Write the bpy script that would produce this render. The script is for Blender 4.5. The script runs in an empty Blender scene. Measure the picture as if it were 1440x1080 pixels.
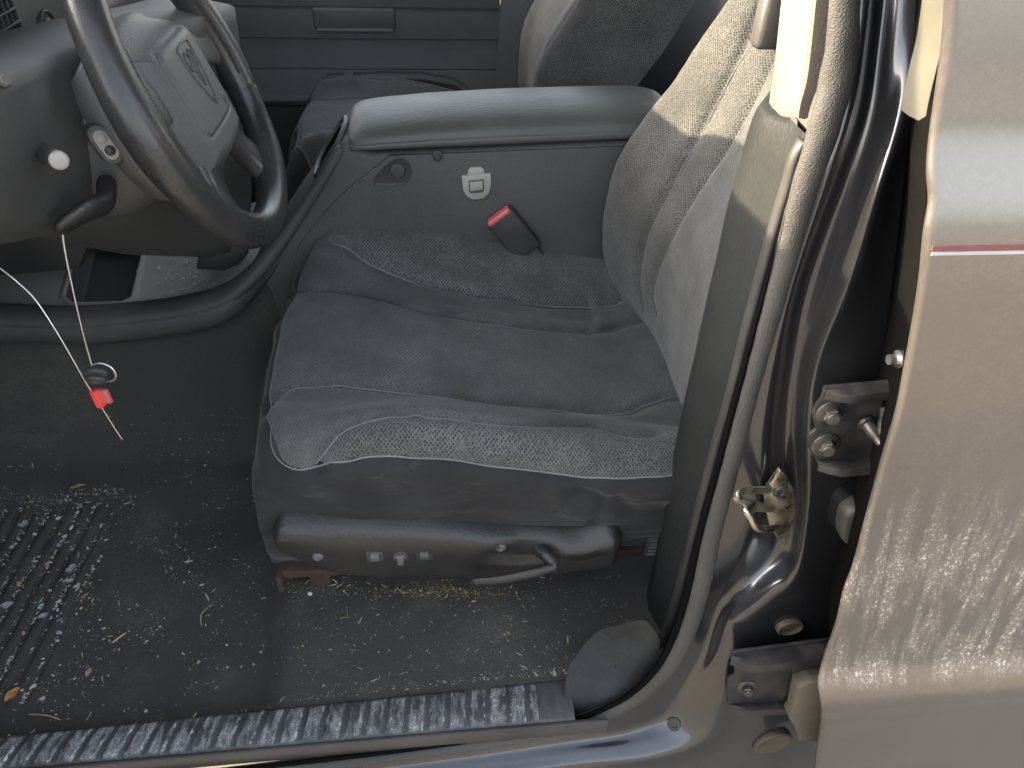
import bpy, bmesh, math, random
import numpy as np
from mathutils import Vector, Matrix
rad = math.radians
random.seed(7); RNG = np.random.default_rng(7)
SC = bpy.context.scene
COL = SC.collection

# ------------------------------------------------------------------ camera
YAW, PITCH, ROLL, FPX = rad(7.5), rad(39), rad(2.5), 1047.0
CAM = np.array([0.0, 0.0, 0.96])
def _basis():
    cy, sy, cp, sp = math.cos(YAW), math.sin(YAW), math.cos(PITCH), math.sin(PITCH)
    f = np.array([sy*cp, cy*cp, -sp]); r = np.array([cy, -sy, 0]); u = np.array([sy*sp, cy*sp, cp])
    c, s = math.cos(ROLL), math.sin(ROLL)
    return f, c*r+s*u, c*u-s*r
CF, CR, CU = _basis()
def at(px, py, X=None, Y=None, Z=None):
    """the point of a plane X=, Y= or Z= that was measured at (px, py) of the photograph"""
    d = CF + (px-720)/FPX*CR - (py-540)/FPX*CU
    t = (X-CAM[0])/d[0] if X is not None else (Y-CAM[1])/d[1] if Y is not None else (Z-CAM[2])/d[2]
    return CAM + t*d
def proj(P):
    v = np.asarray(P, float)-CAM; z = v@CF
    return np.stack([720+FPX*(v@CR)/z, 540-FPX*(v@CU)/z], -1)
cd = bpy.data.cameras.new('camera'); co = bpy.data.objects.new('camera', cd); COL.objects.link(co)
cd.sensor_width = 36; cd.lens = FPX/1440*36; cd.clip_start = .02; cd.clip_end = 2000
m = Matrix(((CR[0], CU[0], -CF[0], CAM[0]), (CR[1], CU[1], -CF[1], CAM[1]), (CR[2], CU[2], -CF[2], CAM[2]), (0, 0, 0, 1)))
co.matrix_world = m
SC.camera = co

# ------------------------------------------------------------------ objects
def empty(name, loc, label, cat, group=None):
    o = bpy.data.objects.new(name, None); COL.objects.link(o); o.location = loc
    o.empty_display_size = .05
    o['label'] = label; o['category'] = cat
    if group: o['group'] = group
    o['_O'] = [float(a) for a in loc]
    return o
def org(o):
    return np.array(o['_O']) if o is not None and '_O' in o.keys() else np.zeros(3)
def tag(o, label=None, cat=None, group=None, kind=None):
    if label: o['label'] = label
    if cat: o['category'] = cat
    if group: o['group'] = group
    if kind: o['kind'] = kind
    return o
def make(name, V, Fc, mat, parent=None, loc=None, smooth=True, sharp=40, uv=None, fmat=None, recalc=True):
    """one mesh object; V in world coordinates"""
    V = np.asarray(V, float)
    O = org(parent) if parent is not None else (np.asarray(loc, float) if loc is not None else V.mean(0)*0+np.array([V[:,0].mean(), V[:,1].mean(), V[:,2].min()]))
    me = bpy.data.meshes.new(name)
    me.from_pydata((V-O).tolist(), [], [tuple(int(i) for i in f) for f in Fc])
    mats = mat if isinstance(mat, (list, tuple)) else [mat]
    for q in mats: me.materials.append(q)
    if fmat is not None: me.polygons.foreach_set('material_index', np.asarray(fmat, np.int32))
    if uv is not None:
        l = me.uv_layers.new(name='UVMap')
        vi = np.empty(len(me.loops), np.int32); me.loops.foreach_get('vertex_index', vi)
        l.data.foreach_set('uv', np.asarray(uv, np.float32)[vi].ravel())
    if recalc:
        bm = bmesh.new(); bm.from_mesh(me); bmesh.ops.recalc_face_normals(bm, faces=bm.faces[:]); bm.to_mesh(me); bm.free()
    if smooth:
        me.shade_smooth()
        if sharp: me.set_sharp_from_angle(angle=rad(sharp))
    me.update()
    o = bpy.data.objects.new(name, me); COL.objects.link(o)
    o['_O'] = [float(a) for a in O]
    if parent is not None: o.parent = parent
    else: o.location = O.tolist()
    return o

class MB:
    """collects shapes of one part"""
    def __init__(s): s.V = []; s.F = []; s.n = 0; s.M = []
    def add(s, V, Fc, mi=0):
        V = np.asarray(V, float)
        s.V.append(V); s.F += [tuple(i+s.n for i in f) for f in Fc]; s.M += [mi]*len(Fc); s.n += len(V)
        return s
    def build(s, name, mat, parent=None, **k):
        fm = s.M if isinstance(mat, (list, tuple)) else None
        return make(name, np.concatenate(s.V), s.F, mat, parent, fmat=fm, **k)

def gridfaces(nu, nv, cu=False, cv=False, off=0):
    F = []
    for i in range(nu if cu else nu-1):
        i2 = (i+1) % nu
        for j in range(nv if cv else nv-1):
            j2 = (j+1) % nv
            F.append((off+i*nv+j, off+i2*nv+j, off+i2*nv+j2, off+i*nv+j2))
    return F
def loft(secs, closed=True, caps=True):
    P = np.asarray(secs, float); nu, nv = P.shape[:2]
    F = gridfaces(nu, nv, False, closed)
    if caps and closed:
        F.append(tuple(range(nv-1, -1, -1))); F.append(tuple((nu-1)*nv+j for j in range(nv)))
    return P.reshape(-1, 3), F
def cr(pts, n=8, closed=False):
    """Catmull-Rom through the points"""
    P = np.asarray(pts, float); out = []
    N = len(P)
    for i in range(N if closed else N-1):
        if closed: a, b, c, d = P[(i-1) % N], P[i], P[(i+1) % N], P[(i+2) % N]
        else: a, b, c, d = P[max(i-1, 0)], P[i], P[i+1], P[min(i+2, N-1)]
        for t in np.arange(n)/n:
            out.append(.5*((2*b)+(-a+c)*t+(2*a-5*b+4*c-d)*t*t+(-a+3*b-3*c+d)*t**3))
    if not closed: out.append(P[-1])
    return np.array(out)
def frames(path, up=None):
    P = np.asarray(path, float); T = np.gradient(P, axis=0); T /= np.linalg.norm(T, axis=1)[:, None]+1e-12
    N = []; n = np.array(up if up is not None else ([0, 0, 1] if abs(T[0][2]) < .8 else [1, 0, 0]), float)
    for t in T:
        n = n-t*(n@t); n /= np.linalg.norm(n)+1e-12; N.append(n)
        if up is not None: n = np.array(up, float)
    N = np.array(N); B = np.cross(T, N)
    return P, T, N, B
def tube(path, r, n=10, up=None, closed=False, sec=None, caps=True):
    """sweep; r may be a list, or (ra, rb) pairs along N and B"""
    P, T, N, B = frames(path, up)
    if closed:
        T = np.roll(P, -1, 0)-np.roll(P, 1, 0); T /= np.linalg.norm(T, axis=1)[:, None]
        N = np.array([np.array(up)-t*(np.array(up)@t) for t in T]); N /= np.linalg.norm(N, axis=1)[:, None]; B = np.cross(T, N)
    k = len(P)
    R = np.asarray(r, float)
    if R.ndim == 0: R = np.full((k, 2), float(r))
    elif R.ndim == 1 and len(R) == 2 and k != 2: R = np.tile(R, (k, 1))
    elif R.ndim == 1: R = np.stack([R, R], 1)
    a = np.linspace(0, 2*np.pi, n, endpoint=False)
    S = []
    for i in range(k):
        S.append(P[i]+R[i, 0]*np.cos(a)[:, None]*N[i]+R[i, 1]*np.sin(a)[:, None]*B[i])
    V = np.array(S).reshape(-1, 3); F = gridfaces(k, n, closed, True)
    if caps and not closed:
        F.append(tuple(range(n-1, -1, -1))); F.append(tuple((k-1)*n+j for j in range(n)))
    return V, F
def bev(V, F, w, seg=2):
    bm = bmesh.new(); vs = [bm.verts.new(v) for v in np.asarray(V, float).tolist()]
    for f in F: bm.faces.new([vs[i] for i in f])
    bmesh.ops.recalc_face_normals(bm, faces=bm.faces[:])
    ed = [e for e in bm.edges if len(e.link_faces) == 2 and e.calc_face_angle(0) > .5]
    bmesh.ops.bevel(bm, geom=ed, offset=w, segments=seg, profile=.5, affect='EDGES', clamp_overlap=True)
    bm.verts.index_update()
    V2 = np.array([v.co[:] for v in bm.verts]); F2 = [tuple(v.index for v in f.verts) for f in bm.faces]
    bm.free(); return V2, F2
def box(c, s, w=0, R=None, seg=2):
    c = np.array(c, float); s = np.array(s, float)/2
    V = np.array([[x, y, z] for x in (-1, 1) for y in (-1, 1) for z in (-1, 1)])*s
    F = [(0, 1, 3, 2), (4, 6, 7, 5), (0, 4, 5, 1), (2, 3, 7, 6), (0, 2, 6, 4), (1, 5, 7, 3)]
    if w: V, F = bev(V, F, w, seg)
    if R is not None: V = V@np.array(R).T
    return V+c, F
def prism_y(poly, y0, y1, w=0, seg=2):
    """polygon in (X, z) extruded between two Y"""
    n = len(poly)
    V = [(p[0], y0, p[1]) for p in poly]+[(p[0], y1, p[1]) for p in poly]
    F = [tuple(range(n)), tuple(range(2*n-1, n-1, -1))]+[(i, (i+1) % n, n+(i+1) % n, n+i) for i in range(n)]
    return bev(V, F, w, seg) if w else (np.array(V, float), F)
def pxp(pts, Y):
    return [tuple(at(x, y, Y=Y)[[0, 2]]) for x, y in pts]
def disc(c, n, r, h, seg=24, bevel=0, hexa=False):
    """cylinder based at c along unit vector n"""
    n = np.array(n, float); n /= np.linalg.norm(n)
    a = np.array([0, 0, 1.]) if abs(n[2]) < .9 else np.array([1., 0, 0]); u = np.cross(n, a); u /= np.linalg.norm(u); v = np.cross(n, u)
    k = 6 if hexa else seg; an = np.linspace(0, 2*np.pi, k, endpoint=False)+.3
    ring = np.cos(an)[:, None]*u+np.sin(an)[:, None]*v
    c = np.array(c, float); b = bevel
    lv = [(r, 0), (r, h-b), (r-b, h)] if b else [(r, 0), (r, h)]
    S = [c+rr*ring+hh*n for rr, hh in lv]
    return loft(S)
def lathe(c, n, prof, seg=28):
    n = np.array(n, float); n /= np.linalg.norm(n)
    a = np.array([0, 0, 1.]) if abs(n[2]) < .9 else np.array([1., 0, 0]); u = np.cross(n, a); u /= np.linalg.norm(u); v = np.cross(n, u)
    an = np.linspace(0, 2*np.pi, seg, endpoint=False); ring = np.cos(an)[:, None]*u+np.sin(an)[:, None]*v
    return loft([np.array(c)+max(r, 1e-5)*ring+h*n for r, h in prof])
def smooth01(x, a, b):
    t = np.clip((x-a)/(b-a), 0, 1); return t*t*(3-2*t)
def vnoise(P, s, seed=0, octv=3):
    """cheap smooth pseudo noise on points"""
    P = np.asarray(P, float)*s; o = np.zeros(P.shape[:-1]); r = np.random.default_rng(seed)
    amp = 1
    for k in range(octv):
        for q in range(4):
            w = r.normal(size=P.shape[-1])*(1.8**k); o += amp*np.sin(P@w*2+r.uniform(0, 6.28))*.25
        amp *= .55
    return o
def polyline_dist(P, L):
    """distance of points P (n,3) to polyline L (k,3)"""
    d = np.full(len(P), 9.)
    for a, b in zip(L[:-1], L[1:]):
        ab = b-a; t = np.clip(((P-a)@ab)/(ab@ab+1e-12), 0, 1)
        d = np.minimum(d, np.linalg.norm(P-(a+t[:, None]*ab), axis=1))
    return d

# ------------------------------------------------------------------ materials
class NT:
    def __init__(s, name):
        s.m = bpy.data.materials.new(name); s.m.use_nodes = True; s.t = s.m.node_tree; s.b = s.t.nodes['Principled BSDF']
    def n(s, typ, ins=None, **k):
        o = s.t.nodes.new('ShaderNode'+typ)
        for a, v in k.items(): setattr(o, a, v)
        for a, v in (ins or {}).items(): s.set(o, a, v)
        return o
    def set(s, o, a, v):
        i = o.inputs[a]
        if isinstance(v, bpy.types.NodeSocket): s.t.links.new(v, i)
        elif isinstance(v, bpy.types.Node): s.t.links.new(v.outputs[0], i)
        else: i.default_value = v
    def P(s, **k):
        for a, v in k.items(): s.set(s.b, a.replace('_', ' '), v)
    def coord(s, kind='Object', scale=(1, 1, 1), rot=(0, 0, 0)):
        c = s.n('TexCoord'); return s.n('Mapping', {'Vector': c.outputs[kind], 'Scale': scale, 'Rotation': rot}).outputs[0]
    def noise(s, scale, vec=None, detail=4, rough=.6, dist=0):
        return s.n('TexNoise', {'Vector': vec if vec is not None else s.coord(), 'Scale': scale, 'Detail': detail, 'Roughness': rough, 'Distortion': dist}).outputs[0]
    def vor(s, scale, vec=None, feature='F1', rnd=1, out=0):
        return s.n('TexVoronoi', {'Vector': vec if vec is not None else s.coord(), 'Scale': scale, 'Randomness': rnd}, feature=feature).outputs[out]
    def ramp(s, f, a, b, c0=(0, 0, 0, 1), c1=(1, 1, 1, 1)):
        r = s.n('ValToRGB', {'Fac': f}); e = r.color_ramp.elements; e[0].position = a; e[1].position = b; e[0].color = c0; e[1].color = c1
        return r.outputs[0]
    def mix(s, f, a, b):
        o = s.n('Mix', data_type='RGBA')
        s.set(o, 0, f); s.set(o, 6, a); s.set(o, 7, b); return o.outputs[2]
    def math(s, op, a, b=0):
        o = s.n('Math', operation=op); s.set(o, 0, a); s.set(o, 1, b); return o.outputs[0]
    def bump(s, h, strength=.3, dist=.002, prev=None):
        i = {'Height': h, 'Strength': strength, 'Distance': dist}
        if prev is not None: i['Normal'] = prev
        return s.n('Bump', i).outputs[0]
def c4(c, k=1): return (c[0]*k, c[1]*k, c[2]*k, 1)

def plastic(name, col, rough=.45, grain=900, bump=.25, dust=.25, dustcol=(.22, .2, .17), spec=.5, scr=0, bd=.0008, aniso=(1, 1, 1)):
    t = NT(name); v = t.coord(scale=aniso)
    big = t.ramp(t.noise(7, t.coord(), 5, .65), .38, .75)
    fine = t.ramp(t.noise(160, t.coord(), 3, .7), .45, .8)
    base = t.mix(t.math('MULTIPLY', big, .5), c4(col), c4(col, 1.45))
    d = t.math('MULTIPLY', t.math('ADD', t.math('MULTIPLY', big, .7), t.math('MULTIPLY', fine, .35)), dust)
    base = t.mix(d, base, c4(dustcol))
    if scr:
        s = t.ramp(t.noise(30, t.coord(scale=(1.5, 18, 9), rot=(.3, .5, .2)), 4, .75), .66, .72)
        base = t.mix(t.math('MULTIPLY', s, scr), base, (.3, .3, .3, 1))
    g = t.vor(grain, v, 'SMOOTH_F1') if grain else None
    t.P(Base_Color=base, Roughness=t.math('ADD', rough, t.math('MULTIPLY', big, .12)), Specular_IOR_Level=spec)
    if g is not None: t.P(Normal=t.bump(t.math('ADD', g, t.math('MULTIPLY', t.noise(grain*.45, v, 2), .6)), bump, bd))
    return t.m

def fabric(name, yarn, hole, spacing=.0034, pat=1., dirt=.5, sheen=.16):
    t = NT(name); uv = t.coord('UV', scale=(1, .82, 1), rot=(0, 0, rad(45)))
    dd = t.vor(1/spacing, uv, 'F1', .32)
    dots = t.ramp(dd, .22, .50, (0, 0, 0, 1), (1, 1, 1, 1))
    wob = t.noise(11, t.coord(), 5, .65); wob2 = t.noise(38, t.coord(), 4, .7)
    y = t.mix(t.ramp(wob, .35, .7), c4(yarn, .72), c4(yarn, 1.25))
    y = t.mix(t.math('MULTIPLY', t.ramp(wob2, .5, .75), .35), y, c4((yarn[0]*1.5, yarn[1]*1.42, yarn[2]*1.28)))
    fib = t.noise(1900, t.coord(), 2, .6)
    y = t.mix(t.math('MULTIPLY', fib, .25), y, c4(yarn, .5))
    colr = t.mix(t.math('MULTIPLY', t.math('SUBTRACT', 1, dots), pat), y, c4(hole))
    lint = t.ramp(t.noise(420, t.coord(), 2, .5), .735, .76)
    colr = t.mix(t.math('MULTIPLY', lint, dirt*.2), colr, (.3, .28, .24, 1))
    t.P(Base_Color=colr, Roughness=.95, Specular_IOR_Level=.15, Sheen_Weight=sheen, Sheen_Roughness=.45)
    b = t.bump(t.math('MULTIPLY', dots, pat), .55, .0012)
    t.P(Normal=t.bump(fib, .35, .0006, t.bump(wob2, .25, .004, b)))
    return t.m

def plaincloth(name, col):
    t = NT(name); w = t.noise(9, t.coord(), 5, .65); f = t.noise(1500, t.coord(), 2)
    c = t.mix(t.ramp(w, .35, .72), c4(col, .8), c4(col, 1.35)); c = t.mix(t.math('MULTIPLY', f, .5), c, c4(col, .5))
    du = t.ramp(t.noise(22, t.coord(scale=(1, 1, 2.5)), 5, .7), .58, .8)
    c = t.mix(t.math('MULTIPLY', du, .22), c, (.2, .18, .16, 1))
    t.P(Base_Color=c, Roughness=.9, Specular_IOR_Level=.2, Sheen_Weight=.12, Sheen_Roughness=.4)
    t.P(Normal=t.bump(f, .25, .0006, t.bump(t.noise(26, t.coord(scale=(1, 1, 2)), 3, .5), .3, .006)))
    return t.m

def carpet(name, col, dust=.55):
    t = NT(name); f = t.noise(700, t.coord(), 3, .7); w = t.noise(5.5, t.coord(), 6, .7)
    c = t.mix(f, c4(col, .45), c4(col, 1.5))
    d = t.ramp(w, .5, .78)
    c = t.mix(t.math('MULTIPLY', t.math('MULTIPLY', d, t.ramp(t.noise(260, t.coord(), 3, .7), .36, .66)), dust), c, (.17, .155, .13, 1))
    sp = t.ramp(t.vor(230, t.coord(), 'F1', 1), .07, .12, (1, 1, 1, 1), (0, 0, 0, 1))
    sp = t.math('MULTIPLY', sp, t.ramp(t.noise(14, t.coord(), 4, .7), .45, .7))
    c = t.mix(t.math('MULTIPLY', sp, .8), c, (.34, .31, .25, 1))
    t.P(Base_Color=c, Roughness=.95, Specular_IOR_Level=.15)
    t.P(Normal=t.bump(f, .9, .003))
    return t.m

def metal(name, col, rough=.3, met=1., dirt=0, dcol=(.12, .1, .07), bump=0):
    t = NT(name); w = t.ramp(t.noise(45, t.coord(), 5, .7), .42, .68)
    c = t.mix(t.math('MULTIPLY', w, dirt), c4(col), c4(dcol))
    t.P(Base_Color=c, Metallic=t.math('SUBTRACT', met, t.math('MULTIPLY', w, dirt*.9*met)) if dirt else met, Roughness=t.math('ADD', rough, t.math('MULTIPLY', w, .35*dirt+.08)))
    if bump: t.P(Normal=t.bump(t.noise(300, t.coord(), 3), bump, .001))
    return t.m

def paint(name, col, met=.65, rough=.32, dust=.25, lo=None, streak=False):
    """dark metallic car paint, with dirt spattered where dirt collects"""
    t = NT(name); w = t.noise(6, t.coord(), 6, .7)
    flake = t.vor(2600, t.coord(), 'F1', 1, 1)
    fl = t.n('SeparateColor', {'Color': flake}).outputs[0]
    base = t.mix(t.math('MULTIPLY', fl, .35), c4(col), c4(col, 1.5))
    d = t.math('MULTIPLY', t.math('MULTIPLY', t.ramp(w, .4, .75), t.ramp(t.noise(240, t.coord(), 4, .75), .45, .75)), dust)
    if streak:
        z = t.n('SeparateXYZ', {'Vector': t.n('TexCoord').outputs['Object']}).outputs[2]
        mask = t.math('MULTIPLY', t.ramp(z, lo[0], lo[0]+.02), t.ramp(z, lo[1]-.16, lo[1], (1, 1, 1, 1), (0, 0, 0, 1)))
        tex = lambda s_: t.n('Mapping', {'Vector': t.n('TexCoord').outputs['Object'], 'Scale': s_, 'Rotation': (0, rad(-13), 0)}, vector_type='TEXTURE').outputs[0]
        st = t.ramp(t.noise(22, tex((.30, 1, 2.6)), 3, .6), .42, .60)
        sp = t.ramp(t.noise(330, tex((.87, 1, 1.6)), 2.5, .65, 1.0), .54, .63)
        sp = t.math('MULTIPLY', t.math('MULTIPLY', sp, t.math('ADD', .12, st)), mask)
        d = t.math('MAXIMUM', t.math('MULTIPLY', sp, .95), t.math('MULTIPLY', d, .6))
        d = t.math('MAXIMUM', d, t.math('MULTIPLY', t.math('MULTIPLY', mask, t.math('ADD', .4, st)), .15))
    base = t.mix(d, base, (.50, .45, .38, 1))
    t.P(Base_Color=base, Metallic=t.math('SUBTRACT', met, t.math('MULTIPLY', d, met)), Roughness=t.math('ADD', rough, t.math('MULTIPLY', d, .5)),
        Coat_Weight=t.math('SUBTRACT', .55, t.math('MULTIPLY', d, .55)), Coat_Roughness=.06)
    t.P(Normal=t.bump(t.noise(5, t.coord(), 2), .05, .01))
    return t.m

M = {}
M['fabric'] = fabric('knit_fabric', (.112, .114, .113), (.031, .0315, .032), .0036)
M['fabric_center'] = fabric('knit_fabric_center', (.088, .090, .090), (.036, .037, .038), .0040, .62)
M['fabric_back'] = fabric('knit_fabric_back', (.098, .099, .097), (.026, .0265, .027), .0031)
M['fabric_fine'] = fabric('knit_fabric_fine', (.102, .104, .103), (.045, .046, .048), .0028, .75)
M['piping'] = plaincloth('seam_piping', (.17, .175, .18))
M['cloth'] = plaincloth('plain_seat_cloth', (.026, .0262, .0275))
M['trim'] = plastic('grey_grained_plastic', (.016, .0165, .017), .40, 420, .5, .06, bd=.001)
M['lidmat'] = plastic('lid_vinyl', (.042, .048, .047), .42, 260, .35, .06, bd=.0012, aniso=(.5, 1, 1))
M['console'] = plastic('console_plastic', (.040, .042, .042), .6, 500, .5, .13, scr=.12)
M['dash'] = plastic('dash_plastic', (.050, .053, .053), .5, 700, .3, .14)
M['dark'] = plastic('black_plastic', (.026, .026, .027), .45, 900, .2, .15)
M['panel'] = plastic('door_panel_plastic', (.072, .076, .078), .5, 700, .2, .1)
M['panel2'] = plastic('door_insert_plastic', (.12, .126, .13), .6, 500, .3, .1)
M['leather'] = plastic('wheel_leather', (.026, .026, .027), .27, 420, .2, .12, bd=.0008)
M['hub'] = plastic('airbag_vinyl', (.075, .077, .078), .42, 480, .4, .12, bd=.0012)
M['rubber'] = plastic('seal_rubber', (.033, .032, .030), .65, 800, .6, .2, (.19, .17, .15), bd=.001)
M['pillar'] = plastic('pillar_trim_plastic', (.014, .016, .016), .6, 600, .45, .04, spec=.25, aniso=(1, 1, .25), bd=.0014)
M['beige'] = plastic('beige_pillar_plastic', (.15, .132, .112), .5, 500, .35, .25, (.34, .29, .2), bd=.001)
M['carpet'] = carpet('floor_carpet', (.068, .066, .062), .95)
M['tunnel'] = carpet('tunnel_carpet', (.085, .078, .068), .3)
M['tray'] = plastic('tray_rubber', (.27, .255, .23), .7, 300, .3, .6)
M['paint'] = paint('dark_metallic_paint', (.054, .056, .062), .78, .25, .08)
M['doorpaint_lit'] = paint('door_paint_lit', (.158, .142, .129), .75, .30, .35, lo=(.42, .79), streak=True)  # same body paint lightened, its brighter reflection put into the colour
M['hinge'] = metal('painted_hinge_steel', (.028, .028, .030), .4, .4, .5, (.06, .052, .04), .3)
M['bolt'] = metal('bolt_steel', (.085, .08, .08), .35, .8, .6)
M['zinc'] = metal('yellow_zinc', (.44, .41, .33), .26, 1, .35, (.12, .1, .06), .2)
M['steel'] = metal('bright_steel', (.6, .6, .6), .25, 1, .2)
M['brass'] = metal('dirty_plug', (.075, .06, .04), .6, .3, .9, (.1, .085, .06), .5)
M['rust'] = metal('rusty_steel', (.065, .040, .032), .8, .2, .8, (.06, .03, .02), .8)
M['lgrey'] = plastic('light_grey_plastic', (.27, .27, .245), .45, 0, 0, .1)
M['red'] = plastic('red_plastic', (.50, .10, .10), .35, 0, 0, .05)
M['redtag'] = plastic('red_tag_plastic', (.78, .05, .03), .3, 0, 0, .0)
M['silver'] = metal('satin_silver', (.22, .20, .19), .38, .8, .15)
M['boot'] = plastic('boot_rubber', (.03, .03, .03), .55, 0, 0, .12)
M['key'] = plastic('worn_switch', (.045, .047, .048), .45, 300, .4, .35, (.3, .3, .3))
M['tan'] = plastic('dirty_rubber_stop', (.085, .077, .06), .6, 200, .4, .4, (.2, .17, .12))
def flat(name, col, rough=.6): 
    t = NT(name); t.P(Base_Color=t.mix(t.noise(60, t.coord(), 3), c4(col, .7), c4(col, 1.2)), Roughness=rough, Specular_IOR_Level=.5 if max(col) > .01 else 0); return t.m
M['stripe_red'] = flat('stripe_red', (.15, .045, .05), .45); M['stripe_white'] = flat('stripe_white', (.34, .34, .36), .45)
M['crumb_w'] = flat('crumb_white', (.40, .39, .36)); M['crumb_t'] = flat('crumb_tan', (.34, .25, .13)); M['crumb_y'] = flat('crumb_yellow', (.33, .26, .11))
M['leafm'] = flat('dry_leaf', (.36, .19, .07)); M['straw'] = flat('dry_straw', (.42, .34, .2)); M['chalk'] = flat('grit', (.30, .31, .33))
M['gap'] = flat('gap_shade', (.006, .006, .006), .9)  # near black, holds the shade of gaps and openings in its colour
def groundm():
    t = NT('gravel_ground'); a = t.noise(.8, t.coord(), 6, .7); b = t.vor(45, t.coord(), 'F1', 1, 1)
    g = t.n('SeparateColor', {'Color': b}).outputs[0]
    c = t.mix(t.ramp(a, .35, .7), (.165, .145, .118, 1), (.28, .25, .212, 1)); c = t.mix(t.math('MULTIPLY', g, .4), c, (.15, .13, .1, 1))
    t.P(Base_Color=c, Roughness=.95); return t.m
M['ground'] = groundm()
M['beadm'] = plastic('bead_rubber', (.065, .063, .05), .45, 0, 0, .15)
# ------------------------------------------------------------------ driver seat
def vnormals(P):
    du = np.gradient(P, axis=0); dv = np.gradient(P, axis=1); n = np.cross(du, dv)
    return n/(np.linalg.norm(n, axis=2)[..., None]+1e-12)
def seam_on(P, N, pix, smooth_n=10):
    """turn a seam measured in the photograph into a line lying on the surface P"""
    px = cr([(a, b, 0) for a, b in pix], smooth_n)[:, :2]
    flatP = P.reshape(-1, 3); q = proj(flatP)
    face = ((flatP-CAM)*N.reshape(-1, 3)).sum(1) < 0
    q[~face] += 9999
    out = []
    for a in px:
        d = ((q-a)**2).sum(1); k = np.argsort(d)[:4]
        w = 1/(d[k]+.05); out.append((flatP[k]*w[:, None]).sum(0)/w.sum())
    out = np.array(out)
    for _ in range(10): out[1:-1] = (out[:-2]+2*out[1:-1]+out[2:])/4
    return out
def groove(P, N, L, depth, w, puff=0, pw=.03):
    d = polyline_dist(P.reshape(-1, 3), L).reshape(P.shape[:2])
    h = -depth*np.exp(-(d/w)**2)
    if puff: h += puff*np.exp(-((d-pw)/pw)**2)
    return h
def pipe_on(mb, P, N, L, r=.0013, lift=.0004):
    """a piping cord laid in the groove (after the surface moved)"""
    flat_, nn = P.reshape(-1, 3), N.reshape(-1, 3); out = []
    for a in L:
        k = np.argmin(((flat_-a)**2).sum(1)); out.append(flat_[k]+nn[k]*lift)
    out = np.array(out)
    for _ in range(10): out[1:-1] = (out[:-2]+2*out[1:-1]+out[2:])/4
    mb.add(*tube(out, r, 6))

def cushion_surface():
    ctl = np.array([(.668, .10), (.652, .155), (.643, .22), (.638, .285), (.645, .322), (.663, .345), (.69, .354), (.72, .343), (.752, .329), (.80, .335), (.86, .345), (.92, .345), (.972, .336), (1.02, .328),
                    (1.06, .344), (1.10, .370), (1.135, .378), (1.165, .350), (1.183, .31), (1.186, .25), (1.18, .18)])
    prof = cr([(a, b, 0) for a, b in ctl], 9)[:, :2]
    # even arc length
    s = np.r_[0, np.cumsum(np.linalg.norm(np.diff(prof, axis=0), axis=1))]
    q = np.linspace(0, s[-1], 210); prof = np.stack([np.interp(q, s, prof[:, 0]), np.interp(q, s, prof[:, 1])], 1)
    fr = np.array([(-.196, 0), (-.214, .22), (-.229, .5), (-.231, .74), (-.222, .90), (-.205, .975), (-.175, 1.0), (-.13, 1), (-.05, 1), (.1, 1), (.25, 1), (.40, 1)])
    fr = cr([(a, b*.22, 0) for a, b in fr], 14)[:, :2]
    s2 = np.r_[0, np.cumsum(np.linalg.norm(np.diff(fr, axis=0), axis=1))]; q2 = np.linspace(0, s2[-1], 250)
    Xr = np.interp(q2, s2, fr[:, 0]); Hr = np.clip(np.interp(q2, s2, fr[:, 1])/.22, 0, 1.01)
    dX = np.array([-.25, -.2, -.1, 0, .1, .2, .3, .4]); dZ = np.array([-.004, 0, .003, 0, -.021, -.048, -.064, -.07])
    zb = .115
    Y, Z = prof[:, 0], prof[:, 1]; t = (Y-.912)/.27
    P = np.zeros((250, 210, 3))
    for i in range(250):
        top = smooth01(Z, .2, .33)
        zz = Z+np.interp(Xr[i], dX, dZ)*top
        zz = zz-.022*(1-smooth01(Xr[i], -.23, -.15))*smooth01(t, .55, .9)*top
        zz = zb+(zz-zb)*Hr[i]
        frontness = 1-smooth01(Xr[i], -.24, -.10)
        P[i, :, 0] = Xr[i]+np.where(t > 0, .068, .045)*np.abs(t)**np.where(t > 0, 2.6, 3.2)*frontness*(1-.75*np.exp(-((Hr[i]-.60)/.2)**2))-.012*frontness*np.exp(-((Hr[i]-.55)/.3)**2)
        wide = 1-.035*frontness*smooth01(np.abs(t), .3, 1)
        P[i, :, 1] = .912+(Y-.912)*wide
        P[i, :, 2] = zz
    return P, q2, q, Hr, Xr
P, qu, qv, Hr, Xr = cushion_surface()
N = vnormals(P)
if (N[120, 100, 2] < 0): N = -N
SE = {}
SE['A'] = [(384, 572), (400, 552), (430, 541), (465, 539), (500, 543), (600, 553), (680, 564), (750, 572), (830, 579), (885, 580), (905, 572), (935, 561), (966, 558)]
SE['D'] = [(389, 445), (402, 420), (430, 411), (462, 410), (520, 419), (600, 440), (680, 453), (750, 462), (820, 468), (850, 467), (880, 458), (915, 453)]
SE['B'] = [(447, 655), (458, 636), (475, 613), (500, 597), (540, 586), (580, 583), (620, 587), (720, 597), (800, 600), (850, 605), (890, 614), (925, 612)]
SE['E'] = [(468, 340), (490, 349), (520, 372), (580, 395), (640, 410), (700, 420), (770, 429), (850, 431), (875, 422), (892, 415)]
SE['C'] = [(383, 600), (384, 625), (391, 645), (405, 655), (425, 658), (447, 655), (470, 648), (500, 644), (560, 642), (620, 646), (700, 655), (760, 663), (800, 669), (850, 672), (905, 671), (950, 668)]
L = {k: seam_on(P, N, v) for k, v in SE.items()}
h = np.zeros(P.shape[:2])
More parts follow.
